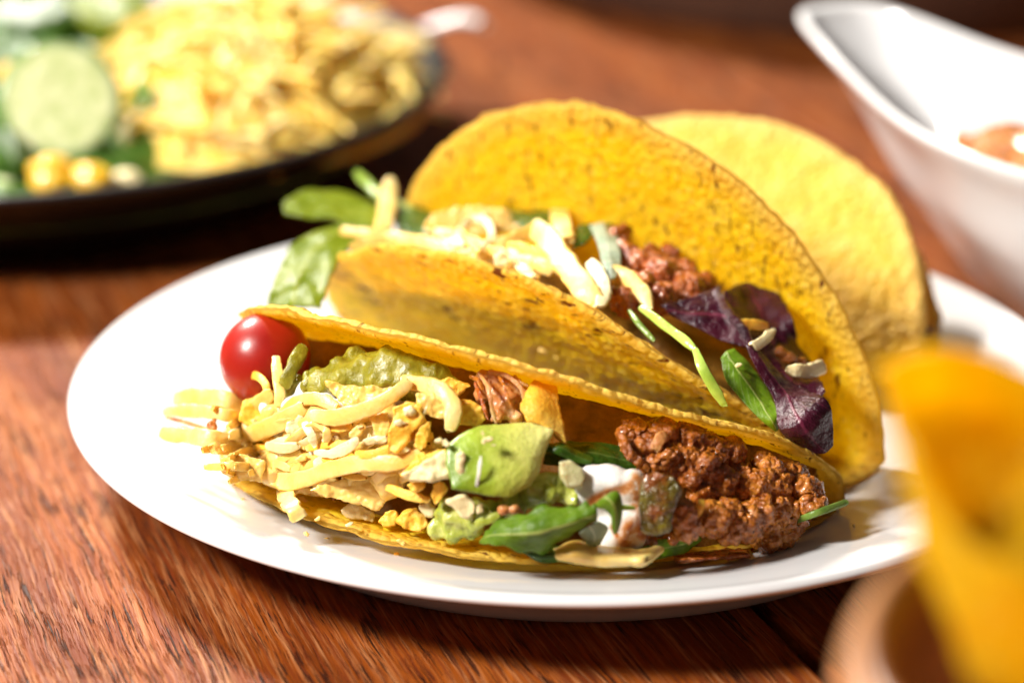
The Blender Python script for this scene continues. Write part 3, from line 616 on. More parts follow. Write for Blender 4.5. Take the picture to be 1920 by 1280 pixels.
# low pieces on the lower shell wall
ch([(527, 912, .45), (545, 945, .5), (562, 975, .55)], 32, 'pale ragged flake hanging over the lower shell edge', thick=.25, rag=.12, taper=(.6, 1))
fl([(548, 932), (566, 928), (578, 938), (570, 948), (552, 950)], 'side nib of the hanging ragged flake', lift=.5, thick=.12)
fl([(638, 956), (654, 942), (680, 948), (708, 962), (700, 980), (670, 972), (650, 970)], 'small white bar on the lower shell edge', 'white_cheese', lift=.5, thick=.2, disp=((5, .05), (9, .03)))
fl([(708, 978), (722, 960), (742, 954), (752, 968), (742, 984), (720, 988)], 'small orange lump right of the white bar', 'cheddar', lift=.55, thick=.3)
fl([(740, 978), (755, 958), (782, 952), (800, 965), (803, 985), (785, 998), (756, 990)], 'larger bumpy orange lump left of the guacamole', 'cheddar', lift=.7, thick=.35, disp=((4, .06), (8, .05)))
fl([(786, 946), (804, 940), (816, 956), (810, 970), (796, 966)], 'small white cube left of the guacamole', 'white_cheese', lift=1.0, thick=.2)
for i, (px, py, r) in enumerate([(752, 1016, 9), (596, 972, 7), (575, 1000, 6), (655, 982, 8), (835, 830, 9), (822, 826, 6), (905, 812, 6), (916, 822, 9), (906, 830, 6), (925, 834, 5)]):
    crumb(px, py, r, 'white_cheese' if i > 2 else 'cheese', BED1, .4 if i < 4 else 1.92, 'tiny cheese crumb on the lower edge of the front shell' if i < 4 else 'tiny cheese crumb stuck on top of the avocado chunk', 'tiny crumbs on the front shell edge' if i < 4 else 'tiny crumbs on the avocado chunk', seed=i)
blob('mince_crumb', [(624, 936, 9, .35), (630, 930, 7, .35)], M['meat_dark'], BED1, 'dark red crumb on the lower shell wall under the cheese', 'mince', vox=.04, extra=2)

# avocado chunk and guacamole
UPR = np.array([.6, -.1, .35])
chunk('avocado_chunk', [(838, 836), (868, 812), (903, 797), (950, 793), (994, 788), (1042, 801), (1044, 810), (1028, 838), (1016, 862), (1010, 885), (992, 912), (956, 934), (909, 930), (875, 924), (845, 918), (834, 868)], .95, M['avocado'], BED1,
      'pale green avocado chunk with a pointed right corner, front and centre', 'avocado', lift=1.30, vox=.045, smooth=7, disp=((.8, .05), (2.2, .02), (9, .008)), back=.85, bulge=.2, slant=(.15, -.45), grad=(1., 0, .35))
blob('guacamole', [(822, 990, 20, .9), (850, 1000, 22, 1.0), (885, 1000, 22, 1.0), (850, 972, 26, 1.0), (890, 965, 28, 1.0), (835, 955, 22, .9), (925, 958, 26, 1.0), (960, 945, 26, .9), (1000, 925, 26, .8), (1035, 920, 26, .8), (1050, 900, 22, .7), (1020, 900, 22, .7), (1075, 935, 22, .8)], M['guac_light'], BED1,
     'wet light green guacamole under the avocado chunk and the curled leaf', 'guacamole', vox=.06, disp=((1.5, .12), (4, .08), (9, .03)), seed=9)
fl([(834, 939), (855, 928), (875, 926), (892, 940), (890, 962), (878, 976), (864, 968), (850, 952)], 'pale fan-shaped flake on the guacamole below the avocado', 'white_cheese', lift=1.6, thick=.2, disp=((4, .05),))
fl([(855, 852), (866, 844), (876, 856), (871, 872), (874, 886), (863, 897), (855, 880)], 'narrow white flake stuck on the left of the avocado', 'white_cheese', lift=1.85, thick=.16)
ch([(902, 853, 1.9), (898, 885, 1.9), (892, 920, 1.8)], 7, 'thin white sour cream streak running down the avocado', 'cream', thick=.5, taper=(.3, 1))
fl([(893, 945), (905, 940), (906, 958), (895, 962)], 'small pink white crumb on the guacamole', 'white_cheese', lift=1.6, thick=.15)
ch([(880, 990, 1.4), (905, 978, 1.5), (935, 965, 1.45)], 20, 'yellow green avocado sliver behind the curled leaf', 'guac_light', thick=.7)
blob('red_onion_bit', [(945, 953, 10, 1.5), (965, 955, 9, 1.5), (975, 962, 8, 1.45)], M['chicken'], BED1, 'pinkish onion bit on the guacamole above the leaf', 'onion bit', vox=.04)
chunk('cucumber_piece', [(1046, 862), (1066, 860), (1092, 876), (1098, 893), (1092, 912), (1064, 916), (1050, 895)], .4, M['onion'], BED1, 'translucent wet cucumber piece between avocado and sour cream', 'cucumber', lift=1.25, vox=.04, smooth=3)
# shredded chicken and the orange sheet behind the avocado
blob('chicken_piece', [(905, 712, 16, .3), (930, 705, 18, .35), (958, 712, 18, .35), (980, 735, 16, .35), (925, 740, 22, .35), (955, 750, 22, .35), (935, 775, 20, .4), (965, 780, 16, .4), (905, 745, 16, .25)], M['chicken'], BED1, 'reddish shredded chicken piece under the shell edge behind the avocado', 'chicken', vox=.045, smooth=1, disp=((2, .12), (6, .06), (12, .03)), extra=3, seed=4)
for i, c in enumerate([[(900, 702, .75), (916, 728, .95), (922, 762, .9), (930, 792, .8)], [(932, 700, .85), (946, 726, 1.0), (960, 765, .9)], [(915, 696, .8), (950, 704, .95), (978, 730, .9), (984, 760, .8)], [(890, 716, .5), (902, 748, .7), (915, 786, .7)], [(962, 700, .7), (975, 716, .85), (992, 724, .8)], [(880, 706, .45), (895, 712, .6), (905, 730, .6)]]):
    strip('chicken_fibre', c, [8, 6, 9, 7, 6, 9][i], M[['chicken', 'meat', 'chicken', 'salsa', 'chicken', 'meat'][i]], BED1, ['pale chicken fibre hanging beside the bent cheese shred', 'brown chicken fibre in the middle of the shredded piece', 'longest chicken fibre looping over the top of the shredded piece', 'lower left red fibre of the shredded piece', 'short chicken fibre touching the orange cheese slice', 'short red brown fibre at the far left of the shredded piece'][i], 'chicken fibre', group='fibres of shredded chicken', rag=.1, tw=1.5, thick=.5)
patch('cheese_slice', [[(998, 718, .7), (1015, 712, .6), (1040, 716, .5)], [(985, 745, .9), (1010, 742, .9), (1044, 752, .6)], [(976, 764, 1.0), (1010, 775, 1.0), (1052, 790, .7)], [(990, 790, 1.0), (1020, 800, .9), (1060, 832, .7)]], M['cheddar'], BED1, 'smooth orange cheese slice standing behind the avocado', 'cheese slice', thick=.12, wob=.03, rag=.1)
patch('spinach_leaf', [[(1018, 868, .5), (1022, 850, .3), (1030, 835, .1)], [(1060, 872, .5), (1070, 845, .3), (1075, 828, 0)], [(1130, 880, .3), (1130, 855, .2), (1130, 832, -.1)], [(1190, 895, .1), (1195, 870, 0), (1190, 840, -.2)]], M['leaf_dark'], BED1, 'dark shaded leaf behind the sour cream under the shell wall', 'leaf')
patch('spinach_leaf', [[(1010, 842, .8), (1015, 836, .8), (1020, 830, .7)], [(1040, 850, .9), (1050, 840, .9), (1055, 832, .7)], [(1075, 865, .8), (1085, 858, .8), (1090, 848, .6)], [(1108, 872, .8), (1110, 868, .8), (1112, 862, .7)]], M['leaf_dark'], BED1, 'narrow glossy leaf blade right of the avocado tip', 'leaf')
# sour cream
blob('sour_cream', [(1112, 905, 28, .8), (1145, 900, 34, .85), (1180, 918, 32, .85), (1195, 945, 28, .85), (1185, 975, 32, .9), (1165, 1005, 30, .9), (1140, 1015, 24, .9), (1190, 1010, 24, .85), (1130, 935, 30, .7), (1150, 970, 34, .7), (1100, 925, 24, .7)], M['cream_stained'], BED1,
     'white sour cream with brown sauce stains between leaf and pepper', 'sour cream', vox=.05, smooth=30, disp=((1, .16), (2.5, .05)), seed=12, stain=[((1110, 945), (1140, 925), 7), ((1140, 925), (1185, 912), 8), ((1195, 905), (1205, 1000), 13), ((1185, 985), (1175, 1015), 14), ((1150, 985), (1160, 1000), 6)])
chunk('pepper_piece', [(1205, 893), (1232, 886), (1262, 892), (1277, 920), (1268, 950), (1258, 1000), (1232, 1008), (1203, 998), (1198, 940)], .4, M['pepper'], BED1, 'brownish green glossy pepper square between sour cream and mince', 'pepper', lift=1.7, vox=.04, smooth=3, disp=((1.5, .06), (7, .02)), bulge=.1)
blob('brown_sauce', [(1200, 1010, 14, .8), (1225, 1014, 14, .8), (1255, 1010, 14, .8), (1205, 985, 10, 1.0)], M['meat_dark'], BED1, 'dark brown sauce pooled under the pepper square', 'sauce', vox=.05)
# leaves in front
patch('rocket_leaf', [[(897, 1017, 1.6), (899, 1013, 1.6), (901, 1008, 1.6)], [(925, 1022, 1.6), (920, 1003, 1.95), (918, 984, 1.7)], [(985, 1030, 1.5), (985, 1000, 2.1), (985, 962, 1.7)], [(1040, 1022, 1.5), (1040, 990, 2.1), (1050, 951, 1.7)], [(1080, 992, 1.6), (1085, 975, 2.0), (1092, 948, 1.75)], [(1118, 978, 1.7), (1120, 962, 1.9), (1116, 944, 1.8)]], M['leaf'], BED1, 'bright curled rocket leaf with a pale midrib in front of the guacamole', 'leaf', wob=.08, rag=.6, seed=3)
patch('rocket_leaf', [[(1114, 948, 1.75), (1122, 940, 1.8), (1130, 934, 1.75)], [(1128, 950, 1.9), (1138, 934, 2.0), (1155, 922, 1.85)], [(1146, 965, 1.9), (1152, 950, 2.05), (1164, 935, 1.9)], [(1148, 985, 1.85), (1155, 980, 1.95), (1165, 965, 1.85)], [(1150, 998, 1.8), (1154, 1000, 1.85), (1158, 995, 1.8)]], M['leaf'], BED1, 'small leaf lobe hanging down over the sour cream', 'leaf', wob=.03, n=24, m=14)
strip('leaf_stem', [(1112, 948, 1.7), (1150, 950, 1.65), (1192, 952, 1.5)], 10, M['stalk'], BED1, 'pale green leaf stem crossing the sour cream', 'stem', thick=.9, rag=.01)
patch('rocket_leaf', [[(1085, 1000, 1.4), (1105, 985, 1.6), (1125, 978, 1.5)], [(1100, 1020, 1.3), (1115, 1005, 1.5), (1140, 990, 1.4)], [(1090, 1030, 1.2), (1110, 1025, 1.3), (1125, 1020, 1.3)]], M['leaf_pale'], BED1, 'pale underside of a folded leaf below the hanging lobe', 'leaf', n=24, m=14)
patch('spinach_leaf', [[(960, 1020, .8), (965, 1026, .9), (970, 1030, .9)], [(1000, 1020, .9), (1000, 1038, 1.0), (1010, 1048, .9)], [(1050, 1022, .9), (1055, 1042, 1.0), (1060, 1055, .9)], [(1095, 1030, .9), (1100, 1045, 1.0), (1105, 1056, .9)]], M['leaf_dark'], BED1, 'dark flat leaf under the curled rocket leaf at the lower shell edge', 'leaf', n=24, m=14)
patch('spinach_leaf', [[(1160, 1022, .9), (1165, 1035, 1.0), (1175, 1046, .9)], [(1210, 1012, .9), (1215, 1030, 1.0), (1225, 1046, .9)], [(1265, 1008, .9), (1272, 1022, 1.0), (1280, 1036, .9)], [(1308, 990, .9), (1314, 1002, .9), (1314, 1012, .9)]], M['leaf'], BED1, 'rounded green leaf lying under the pepper and mince', 'leaf', n=26, m=14)
patch('cheese_flake', [[(1040, 1034, 1.2), (1043, 1040, 1.25), (1048, 1046, 1.2)], [(1072, 1018, 1.3), (1075, 1038, 1.45), (1082, 1053, 1.3)], [(1115, 1028, 1.25), (1118, 1045, 1.3), (1120, 1058, 1.2)], [(1175, 1034, 1.25), (1178, 1048, 1.35), (1172, 1058, 1.25)], [(1212, 1032, 1.3), (1212, 1046, 1.4), (1206, 1058, 1.3)], [(1238, 1026, 1.35), (1240, 1030, 1.35), (1234, 1040, 1.3)]], M['cheese'], BED1, 'long pale cheese shaving lying on the lower shell edge beneath the leaves', 'cheese flake', thick=.12, wob=.05, rag=.15)
# mince
LMP = ((2.4, .06), (5.5, .06), (10, .035))
DSP = ((1.2, .08), (3.2, .07), (16, .02))
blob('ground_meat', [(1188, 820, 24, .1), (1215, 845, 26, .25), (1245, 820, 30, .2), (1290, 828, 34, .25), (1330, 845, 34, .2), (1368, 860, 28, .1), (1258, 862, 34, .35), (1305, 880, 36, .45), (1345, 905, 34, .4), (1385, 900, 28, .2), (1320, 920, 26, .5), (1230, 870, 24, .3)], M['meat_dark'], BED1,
     'saucy mince cluster under the shell wall, coloured dark for its shade', 'ground meat', vox=.042, smooth=1, disp=DSP, lump=LMP, extra=12, seed=21)
blob('ground_meat', [(1440, 876, 22, .5), (1448, 908, 30, .65), (1485, 898, 26, .55), (1512, 920, 23, .5), (1500, 945, 28, .7), (1455, 948, 34, .8), (1415, 915, 26, .55), (1475, 985, 30, .9), (1440, 1000, 26, .95), (1415, 965, 24, .8), (1520, 945, 16, .5)], M['meat'], BED1,
     'large glossy brown mince cluster spilling from the right end of the shell', 'ground meat', vox=.042, smooth=1, disp=DSP, lump=LMP, extra=14, seed=33)
blob('ground_meat', [(1340, 968, 26, 1.2), (1370, 985, 26, 1.25), (1400, 972, 24, 1.2), (1365, 955, 18, 1.1), (1425, 960, 24, 1.2), (1330, 990, 16, 1.1), (1405, 995, 18, 1.2)], M['meat'], BED1,
     'low ridge of mince crumbs in front of the large cluster', 'ground meat', vox=.05, smooth=1, disp=DSP, lump=LMP, extra=14, seed=44)
blob('ground_meat', [(1280, 965, 22, 1.4), (1293, 985, 20, 1.4), (1272, 978, 14, 1.4)], M['meat'], BED1,
     'small mince nugget right of the pepper square', 'ground meat', vox=.045, smooth=1, disp=DSP, lump=LMP, extra=12, seed=55)
ch([(1306, 968, 1.5), (1312, 950, 1.55), (1316, 936, 1.5)], 15, 'small orange sliver standing between the mince nuggets', 'cheddar', thick=.6)
ch([(1228, 845, .7), (1236, 825, .75), (1250, 815, .7)], 24, 'sauce-stained orange cheese bit on the dark mince', 'chicken', thick=.6)
ch([(1165, 815, .6), (1180, 850, .7), (1215, 880, .6)], 20, 'brown sauce-soaked strand at the left of the dark mince', 'meat_dark', thick=.6)
strip('green_stalk', [(1480, 980, .9), (1530, 962, .8), (1586, 941, .75)], 13, M['stalk_dark'], BED1, 'thin green stalk sticking out right from under the mince', 'stalk', thick=.9, rag=.01, taper=(1, .9))
blob('red_pepper_bit', [(1410, 1030, 8, .4), (1425, 1027, 8, .4)], M['salsa'], BED1, 'tiny red pepper bit on the lower shell edge under the mince', 'pepper bit', vox=.035)

# ================================================================== MIDDLE TACO
G2 = 'cheese shreds piled in the middle taco'
def c2(ctrl, w_, label, mat='cheese', **k): return ch(ctrl, w_, label, mat, surf=BED2, group=G2, **k)
def f2(o, label, mat='cheese', **k): return fl(o, label, mat, surf=BED2, group=G2, **k)
# lettuce leaf at its left end
patch('lettuce_leaf', [[(500, 572, -.6), (550, 578, -.6), (604, 580, -.6)], [(518, 520, -.3), (560, 525, -.2), (616, 530, -.3)], [(556, 455, 0), (590, 470, .2), (640, 480, .1)], [(600, 432, .2), (640, 438, .4), (680, 450, .2)], [(660, 415, .2), (690, 418, .3), (712, 425, .2)]], M['leaf_bright'], BED2, 'large blurred light green lettuce leaf left of the middle taco', 'leaf', wob=.10, seed=4, rag=.1, thick=.05)
patch('lettuce_leaf', [[(531, 385, .6), (532, 392, .6), (534, 399, .6)], [(560, 362, .6), (565, 385, .7), (570, 405, .6)], [(610, 357, .5), (615, 385, .7), (625, 412, .5)], [(665, 366, .4), (668, 395, .5), (670, 425, .4)], [(712, 392, .3), (712, 405, .3), (712, 425, .3)]], M['leaf_bright'], BED2, 'yellow green upper lobe pointing left above the lettuce leaf', 'leaf', wob=.06, seed=6, thick=.05)
strip('green_stalk', [(668, 322, .3), (690, 345, .3), (720, 372, .2), (770, 395, .1)], 18, M['stalk'], BED2, 'blurred green stalk tip pointing up left behind the upright shred', 'stalk', thick=.6, taper=(.7, 1))
patch('rocket_leaf', [[(735, 385, .1), (740, 400, .2), (745, 430, .1)], [(775, 385, .2), (775, 405, .3), (780, 440, .2)], [(815, 392, .1), (812, 412, .2), (812, 440, .1)]], M['leaf_dark'], BED2, 'dark green leaf between the upright shred and the broad one', 'leaf', n=20, m=14)
c2([(732, 334, .9), (727, 380, .9), (718, 432, .7)], 31, 'blurred pale shred standing upright at the left of the middle taco', thick=.55, taper=(.55, 1))
c2([(638, 432, 1.4), (690, 440, 1.4), (745, 447, 1.3), (800, 455, 1.2), (850, 472, 1.0)], 24, 'long pale shred lying along the left edge of the middle taco', thick=.7)
c2([(655, 465, 1.1), (700, 462, 1.1), (740, 466, 1.0)], 22, 'short soft shred just below the long pale one')
f2([(793, 428), (805, 400), (850, 388), (905, 386), (950, 396), (980, 412), (975, 434), (930, 440), (870, 438), (820, 445)], 'broad oval cheese slice at the back of the middle pile', lift=.45, thick=.2)
c2([(815, 445, .7), (860, 450, .8), (905, 460, .8)], 26, 'pale shred in front of the oval slice')
c2([(868, 460, 1.1), (862, 435, 1.3), (885, 412, 1.4), (912, 416, 1.35), (922, 442, 1.2), (905, 465, 1.1)], 15, 'tight white curl of cheese on the middle pile', 'white_cheese', n=36)
c2([(858, 428, 1.3), (875, 448, 1.4), (898, 472, 1.3)], 15, 'orange sliver through the tight white curl', 'cheddar')
c2([(898, 402, 1.3), (905, 412, 1.3), (900, 420, 1.2)], 14, 'tiny white tip above the tight curl', 'white_cheese')
for k in range(16):
    t = rg.uniform(0, 1); px = 800+t*200; py = 455+t*45+rg.uniform(-14, 10)
    crumb(px, py, rg.uniform(5, 12), (cm := str(rg.choice(['white_cheese', 'white_cheese', 'cheese']))), BED2, rg.uniform(.6, 1.2), CW[cm]+' cheese crumb behind the middle shell rim, '+('left of the tight curl' if px < 865 else 'under the tight curl' if px < 935 else 'right of the tight curl'), 'crumbs along the middle shell rim', seed=100+k)
f2([(922, 482), (940, 472), (956, 480), (952, 498), (930, 500)], 'bright white crumb sitting on the front rim of the middle shell', 'white_cheese', lift=1.5, thick=.25)
c2([(930, 470, .8), (965, 450, .9), (998, 432, 1.0), (1020, 428, 1.0)], 26, 'pale shred rising left of the thick sloping one')
c2([(940, 465, .6), (990, 475, .7), (1040, 490, .6)], 34, 'wide orange-tinted shred low in the middle pile', 'cheddar')
c2([(935, 485, .8), (990, 490, .85), (1050, 505, .8)], 24, 'golden shred just behind the rim of the middle shell')
c2([(998, 425, 1.1), (1030, 452, 1.25), (1062, 498, 1.35), (1096, 540, 1.3), (1125, 572, 1.1)], 46, 'thick pale shred sloping down right across the middle pile', thick=.4, taper=(.8, .7))
c2([(1048, 392, .7), (1052, 418, .8), (1060, 452, .8)], 36, 'squared shred standing upright in the middle pile', thick=.5, taper=(1, 1), rag=.06)
loose(26, (790, 425, 1080, 455, .28), ['cheese', 'white_cheese', 'cheese', 'cheddar'], BED2, (.4, .95), 'loose cheese shred among the gaps of the middle pile', 'loose shreds in the middle pile', 15, ang=(-.5, 1.0))
c2([(1105, 490, 1.3), (1122, 515, 1.4), (1130, 545, 1.35), (1125, 575, 1.2)], 30, 'white shred end hanging at the rim beside the pale leaf', 'white_cheese', rag=.08)
c2([(1140, 510, 1.0), (1175, 520, 1.1), (1205, 548, 1.1), (1220, 580, 1.0)], 30, 'curved yellow shred with a hooked tip above the green stalk', thick=.6, taper=(1, .3))
patch('rocket_leaf', [[(895, 384, .4), (898, 388, .4), (900, 392, .3)], [(940, 388, .4), (945, 396, .5), (950, 405, .3)], [(990, 398, .4), (992, 412, .5), (985, 430, .3)], [(1030, 388, .3), (1030, 400, .4), (1028, 425, .3)], [(1070, 382, .3), (1068, 390, .3), (1062, 400, .3)]], M['leaf_dark'], BED2, 'jagged dark green leaf behind the oval slice', 'leaf', rag=.3, n=30, m=14)
patch('rocket_leaf', [[(1080, 428, .7), (1090, 424, .7), (1110, 418, .6)], [(1078, 445, .7), (1092, 445, .7), (1112, 440, .6)], [(1074, 470, .6), (1082, 462, .6), (1095, 458, .6)]], M['leaf_dark'], BED2, 'small dark green leaf bit left of the pale leaf', 'leaf', rag=.2, n=16, m=10)
patch('sage_leaf', [[(1105, 425, 1.0), (1130, 418, 1.1), (1155, 422, .9)], [(1120, 455, 1.2), (1138, 452, 1.3), (1160, 458, 1.1)], [(1128, 490, 1.3), (1144, 488, 1.4), (1164, 490, 1.2)], [(1138, 522, 1.3), (1146, 524, 1.35), (1154, 520, 1.3)]], M['leaf_pale'], BED2, 'pale silvery leaf hanging down in the middle of the pile', 'leaf', wob=.05, rag=.1, n=30, m=16)
patch('rocket_leaf', [[(1135, 416, .8), (1140, 420, .8), (1145, 425, .8)], [(1150, 414, .8), (1152, 419, .8), (1153, 425, .8)], [(1160, 414, .7), (1160, 418, .7), (1158, 422, .7)]], M['leaf_dark'], BED2, 'tiny dark leaf tip at the top of the pale leaf', 'leaf', n=10, m=8)
blob('ground_meat', [(1160, 450, 22, .2), (1168, 480, 22, .3), (1195, 500, 30, .2), (1225, 490, 28, .1), (1235, 520, 34, .3), (1275, 515, 30, .0), (1285, 545, 32, .3), (1320, 545, 26, .0), (1200, 545, 32, .5), (1165, 560, 24, .6), (1235, 560, 28, .5), (1250, 480, 16, -.1)], M['salsa'], BED2, 'reddish mince mixed with sauce in the middle taco', 'ground meat', vox=.05, smooth=1, disp=DSP, lump=LMP, extra=6, seed=61)
blob('tomato_salsa', [(965, 372, 18, 0), (985, 378, 14, .1), (1000, 390, 12, .2)], M['salsa'], BED2, 'blurred red salsa dab on the tall rear wall', 'salsa', vox=.05)
# stalks
strip('green_stalk', [(1200, 575, 1.3), (1240, 605, 1.6), (1280, 635, 1.9), (1304, 656, 2.1)], 17, M['stalk'], BED2, 'bright green stalk running down to its kink over the shell rim', 'stalk', thick=.8, rag=.01)
strip('green_stalk', [(1302, 652, 2.1), (1318, 690, 2.1), (1338, 726, 1.9), (1360, 762, 1.7)], 19, M['stalk'], BED2, 'yellow green lower half of the stalk hanging outside the shell', 'stalk', thick=.6, rag=.02)
strip('green_stalk', [(1180, 582, 1.0), (1200, 610, 1.1), (1228, 640, 1.1)], 11, M['stalk_dark'], BED2, 'thin dark stalk left of the bright green one', 'stalk', thick=.9, rag=.01)
# red chard leaf
patch('chard_leaf', [[(1238, 576, .8), (1250, 582, .8), (1262, 592, .7)], [(1290, 560, 1.1), (1300, 590, 1.0), (1320, 622, .9)], [(1328, 548, 1.3), (1345, 590, 1.2), (1370, 645, 1.1)], [(1345, 543, 1.6), (1375, 595, 1.5), (1405, 655, 1.3)]], M['leaf_purple'], BED2, 'dark purple chard leaf, its left lobe behind the green stalk', 'leaf', wob=.08, seed=7)
patch('chard_leaf', [[(1342, 540, 1.65), (1346, 536, 1.7), (1350, 545, 1.6)], [(1352, 575, 1.9), (1366, 572, 2.0), (1380, 585, 1.7)], [(1385, 620, 2.0), (1402, 622, 2.1), (1412, 640, 1.8)], [(1412, 680, 2.0), (1430, 680, 2.1), (1446, 680, 1.9)], [(1450, 745, 2.0), (1470, 735, 2.1), (1490, 720, 1.9)], [(1460, 800, 2.0), (1500, 790, 2.2), (1550, 750, 1.9)], [(1490, 830, 1.9), (1525, 825, 2.0), (1562, 800, 1.8)], [(1530, 850, 1.8), (1548, 848, 1.8), (1560, 835, 1.7)]], M['leaf_purple'], BED2, 'long glossy purple chard leaf folding down over the rim at the right', 'leaf', n=70, m=24, wob=.07, seed=9)
patch('chard_leaf', [[(1355, 552, .8), (1400, 532, .6), (1460, 555, .4)], [(1372, 590, .9), (1425, 580, .6), (1488, 600, .5)], [(1400, 640, 1.0), (1445, 640, .8), (1500, 645, .6)], [(1430, 700, 1.1), (1470, 700, .9), (1525, 690, .8)], [(1475, 760, 1.2), (1510, 750, 1.1), (1548, 735, 1.0)]], M['leaf_purple'], BED2, 'broad dark purple chard leaf at the back against the tall wall', 'leaf', n=50, wob=.12, seed=11)
patch('spinach_leaf', [[(1352, 668, 1.3), (1362, 658, 1.3), (1375, 655, 1.2)], [(1360, 710, 1.5), (1385, 698, 1.6), (1415, 695, 1.4)], [(1390, 750, 1.6), (1415, 740, 1.7), (1442, 735, 1.5)], [(1430, 790, 1.6), (1445, 785, 1.7), (1458, 775, 1.6)], [(1452, 806, 1.5), (1456, 806, 1.5), (1460, 800, 1.5)]], M['leaf'], BED2, 'green spinach leaf between the shell rim and the purple leaf', 'leaf', n=34)
c2([(1384, 606, 1.6), (1412, 608, 1.65), (1440, 612, 1.6)], 19, 'orange shred lying on the purple leaf', 'cheddar')
c2([(1410, 652, 2.1), (1430, 640, 2.15), (1452, 618, 2.0)], 19, 'pale pointed shred lying on the purple leaf', 'white_cheese', taper=(1, .3))
c2([(1474, 692, 1.9), (1508, 696, 2.0), (1542, 688, 1.9)], 26, 'white shred lying at the right edge of the purple leaf', 'white_cheese', taper=(.5, 1), thick=.6)
blob('brown_sauce', [(1462, 660, 12, 1.3), (1480, 672, 14, 1.3), (1500, 680, 12, 1.2), (1440, 690, 14, 1.3)], M['meat_dark'], BED2, 'dark glossy sauce pooled on the purple leaf', 'sauce', vox=.05)
crumb(1384, 685, 6, 'white_cheese', BED2, 1.75, 'tiny white crumb on the spinach leaf', None, seed=3)

for i, (px, py, r) in enumerate([(612, 1010, 5), (668, 1038, 4), (742, 1040, 6), (1330, 1078, 5), (560, 1003, 4), (1600, 985, 4), (455, 935, 5), (1120, 1090, 4)]):
    P = atz(px, py, 1.55); zz = float(platez(math.hypot(P[0], P[1])))+.03
    crumb(px, py, r, ['cheese', 'white_cheese', 'cheddar', 'meat'][i % 4], zz, 0.0, ['pale', 'whitish', 'orange', 'brown'][i % 4]+' tiny crumb fallen on the white plate in front of the shells', 'tiny crumbs fallen on the plate', seed=200+i)

patch('sauce_film', [[(1262, 1040, .3), (1265, 1048, .32), (1270, 1054, .3)], [(1330, 1034, .35), (1335, 1044, .36), (1340, 1050, .33)], [(1400, 1030, .35), (1405, 1038, .36), (1408, 1044, .33)]], M['salsa'], BED1, 'thin orange brown sauce film on the lower shell wall under the mince', 'sauce', n=20, m=12, thick=.03, rag=.4)
for i, (px, py, w_, h_) in enumerate([(1020, 655, 22, 12), (1045, 668, 14, 9), (868, 530, 10, 12)]):
    a = np.linspace(0, 2*math.pi, 9, endpoint=False)
    P = spt(S2, -1.5, -3)[0]; bv2 = BVHTree.FromPolygons([Vector(x) for x in spt(S2, *[q.ravel() for q in np.meshgrid(np.linspace(-5, 5, 40), np.linspace(-5.6, -.5, 30))])], grid_faces(30, 40))
    chunk('cheese_crumb', [(px+w_*.5*math.cos(t)*(1+.2*math.sin(3*t+i)), py+h_*.5*math.sin(t)) for t in a], .1, M['cheese' if i < 2 else 'meat'], (bv2, P, nrm(CAM_POS-P)), ['pale cheese crumb stuck low on the outside of the middle shell', 'smaller pale crumb right of it low on the outside of the middle shell', 'brown crumb stuck on the outer face of the middle shell near its left end'][i], 'crumb', lift=.2, vox=.03, smooth=1)

# ================================================================== BACKGROUND: black pan of salad, top left
M['iron'] = food('black_iron', [(.006, .006, .007), (.012, .011, .012)], rough=.30, bsc=6, bd=.02, spec=.5)
PX, PY, PR = -18.2, 24.4, 14.6
pan = lathe('black_pan', smooth_prof([(.001, 1.2), (6, 1.2), (10.2, 1.25), (11.4, 1.6), (13.2, 2.7), (14.1, 3.15), (14.5, 3.2), (14.6, 3.05), (14.3, 2.75), (13.2, 1.9), (11.7, .6), (11.0, .1), (10.6, .02), (10, .3), (5, .4), (.001, .4)], 110)[::-1], M['iron'], (PX, PY, 0), 160)
tag(pan, 'blurred round black pan heaped with salad in the upper left corner', 'pan')
def mound(name, cx, cy, rx, ry, z0, h, mat, label, cat, amp=.5, seed=1, sc=.5, kind=None, n=70, m=90, rag=0.):
    V = []
    for i in range(n):
        r = i/(n-1)
        for j in range(m):
            t = 2*math.pi*j/m; V.append((cx+rx*r*math.cos(t), cy+ry*r*math.sin(t), z0+h*(1-r**2.2)))
    V = np.array(V); rr = np.repeat(np.linspace(0, 1, n), m)
    V[:, 2] += amp*fbm(V+seed, sc, 4, .6)*np.clip((1-rr)*5, 0, 1)
    V = np.vstack([V, [cx, cy, z0-.5]]); k = len(V)-1
    F = [f[::-1] for f in grid_faces(n, m, True)]+[(k, (n-1)*m+(j+1) % m, (n-1)*m+j) for j in range(m)]
    return tag(mesh(name, V, [f[::-1] for f in F], mat), label, cat, kind=kind)
mound('salad', PX, PY, 13.0, 13.0, 1.6, 2.2, M['leaf_base'] if 'leaf_base' in M else food('salad_leaves', [(.03, .08, .01), (.07, .16, .02), (.14, .26, .04)], nsc=.6, rough=.35), 'green salad leaves filling the black pan under the cheese and cucumber', 'salad', amp=.8, kind='stuff')
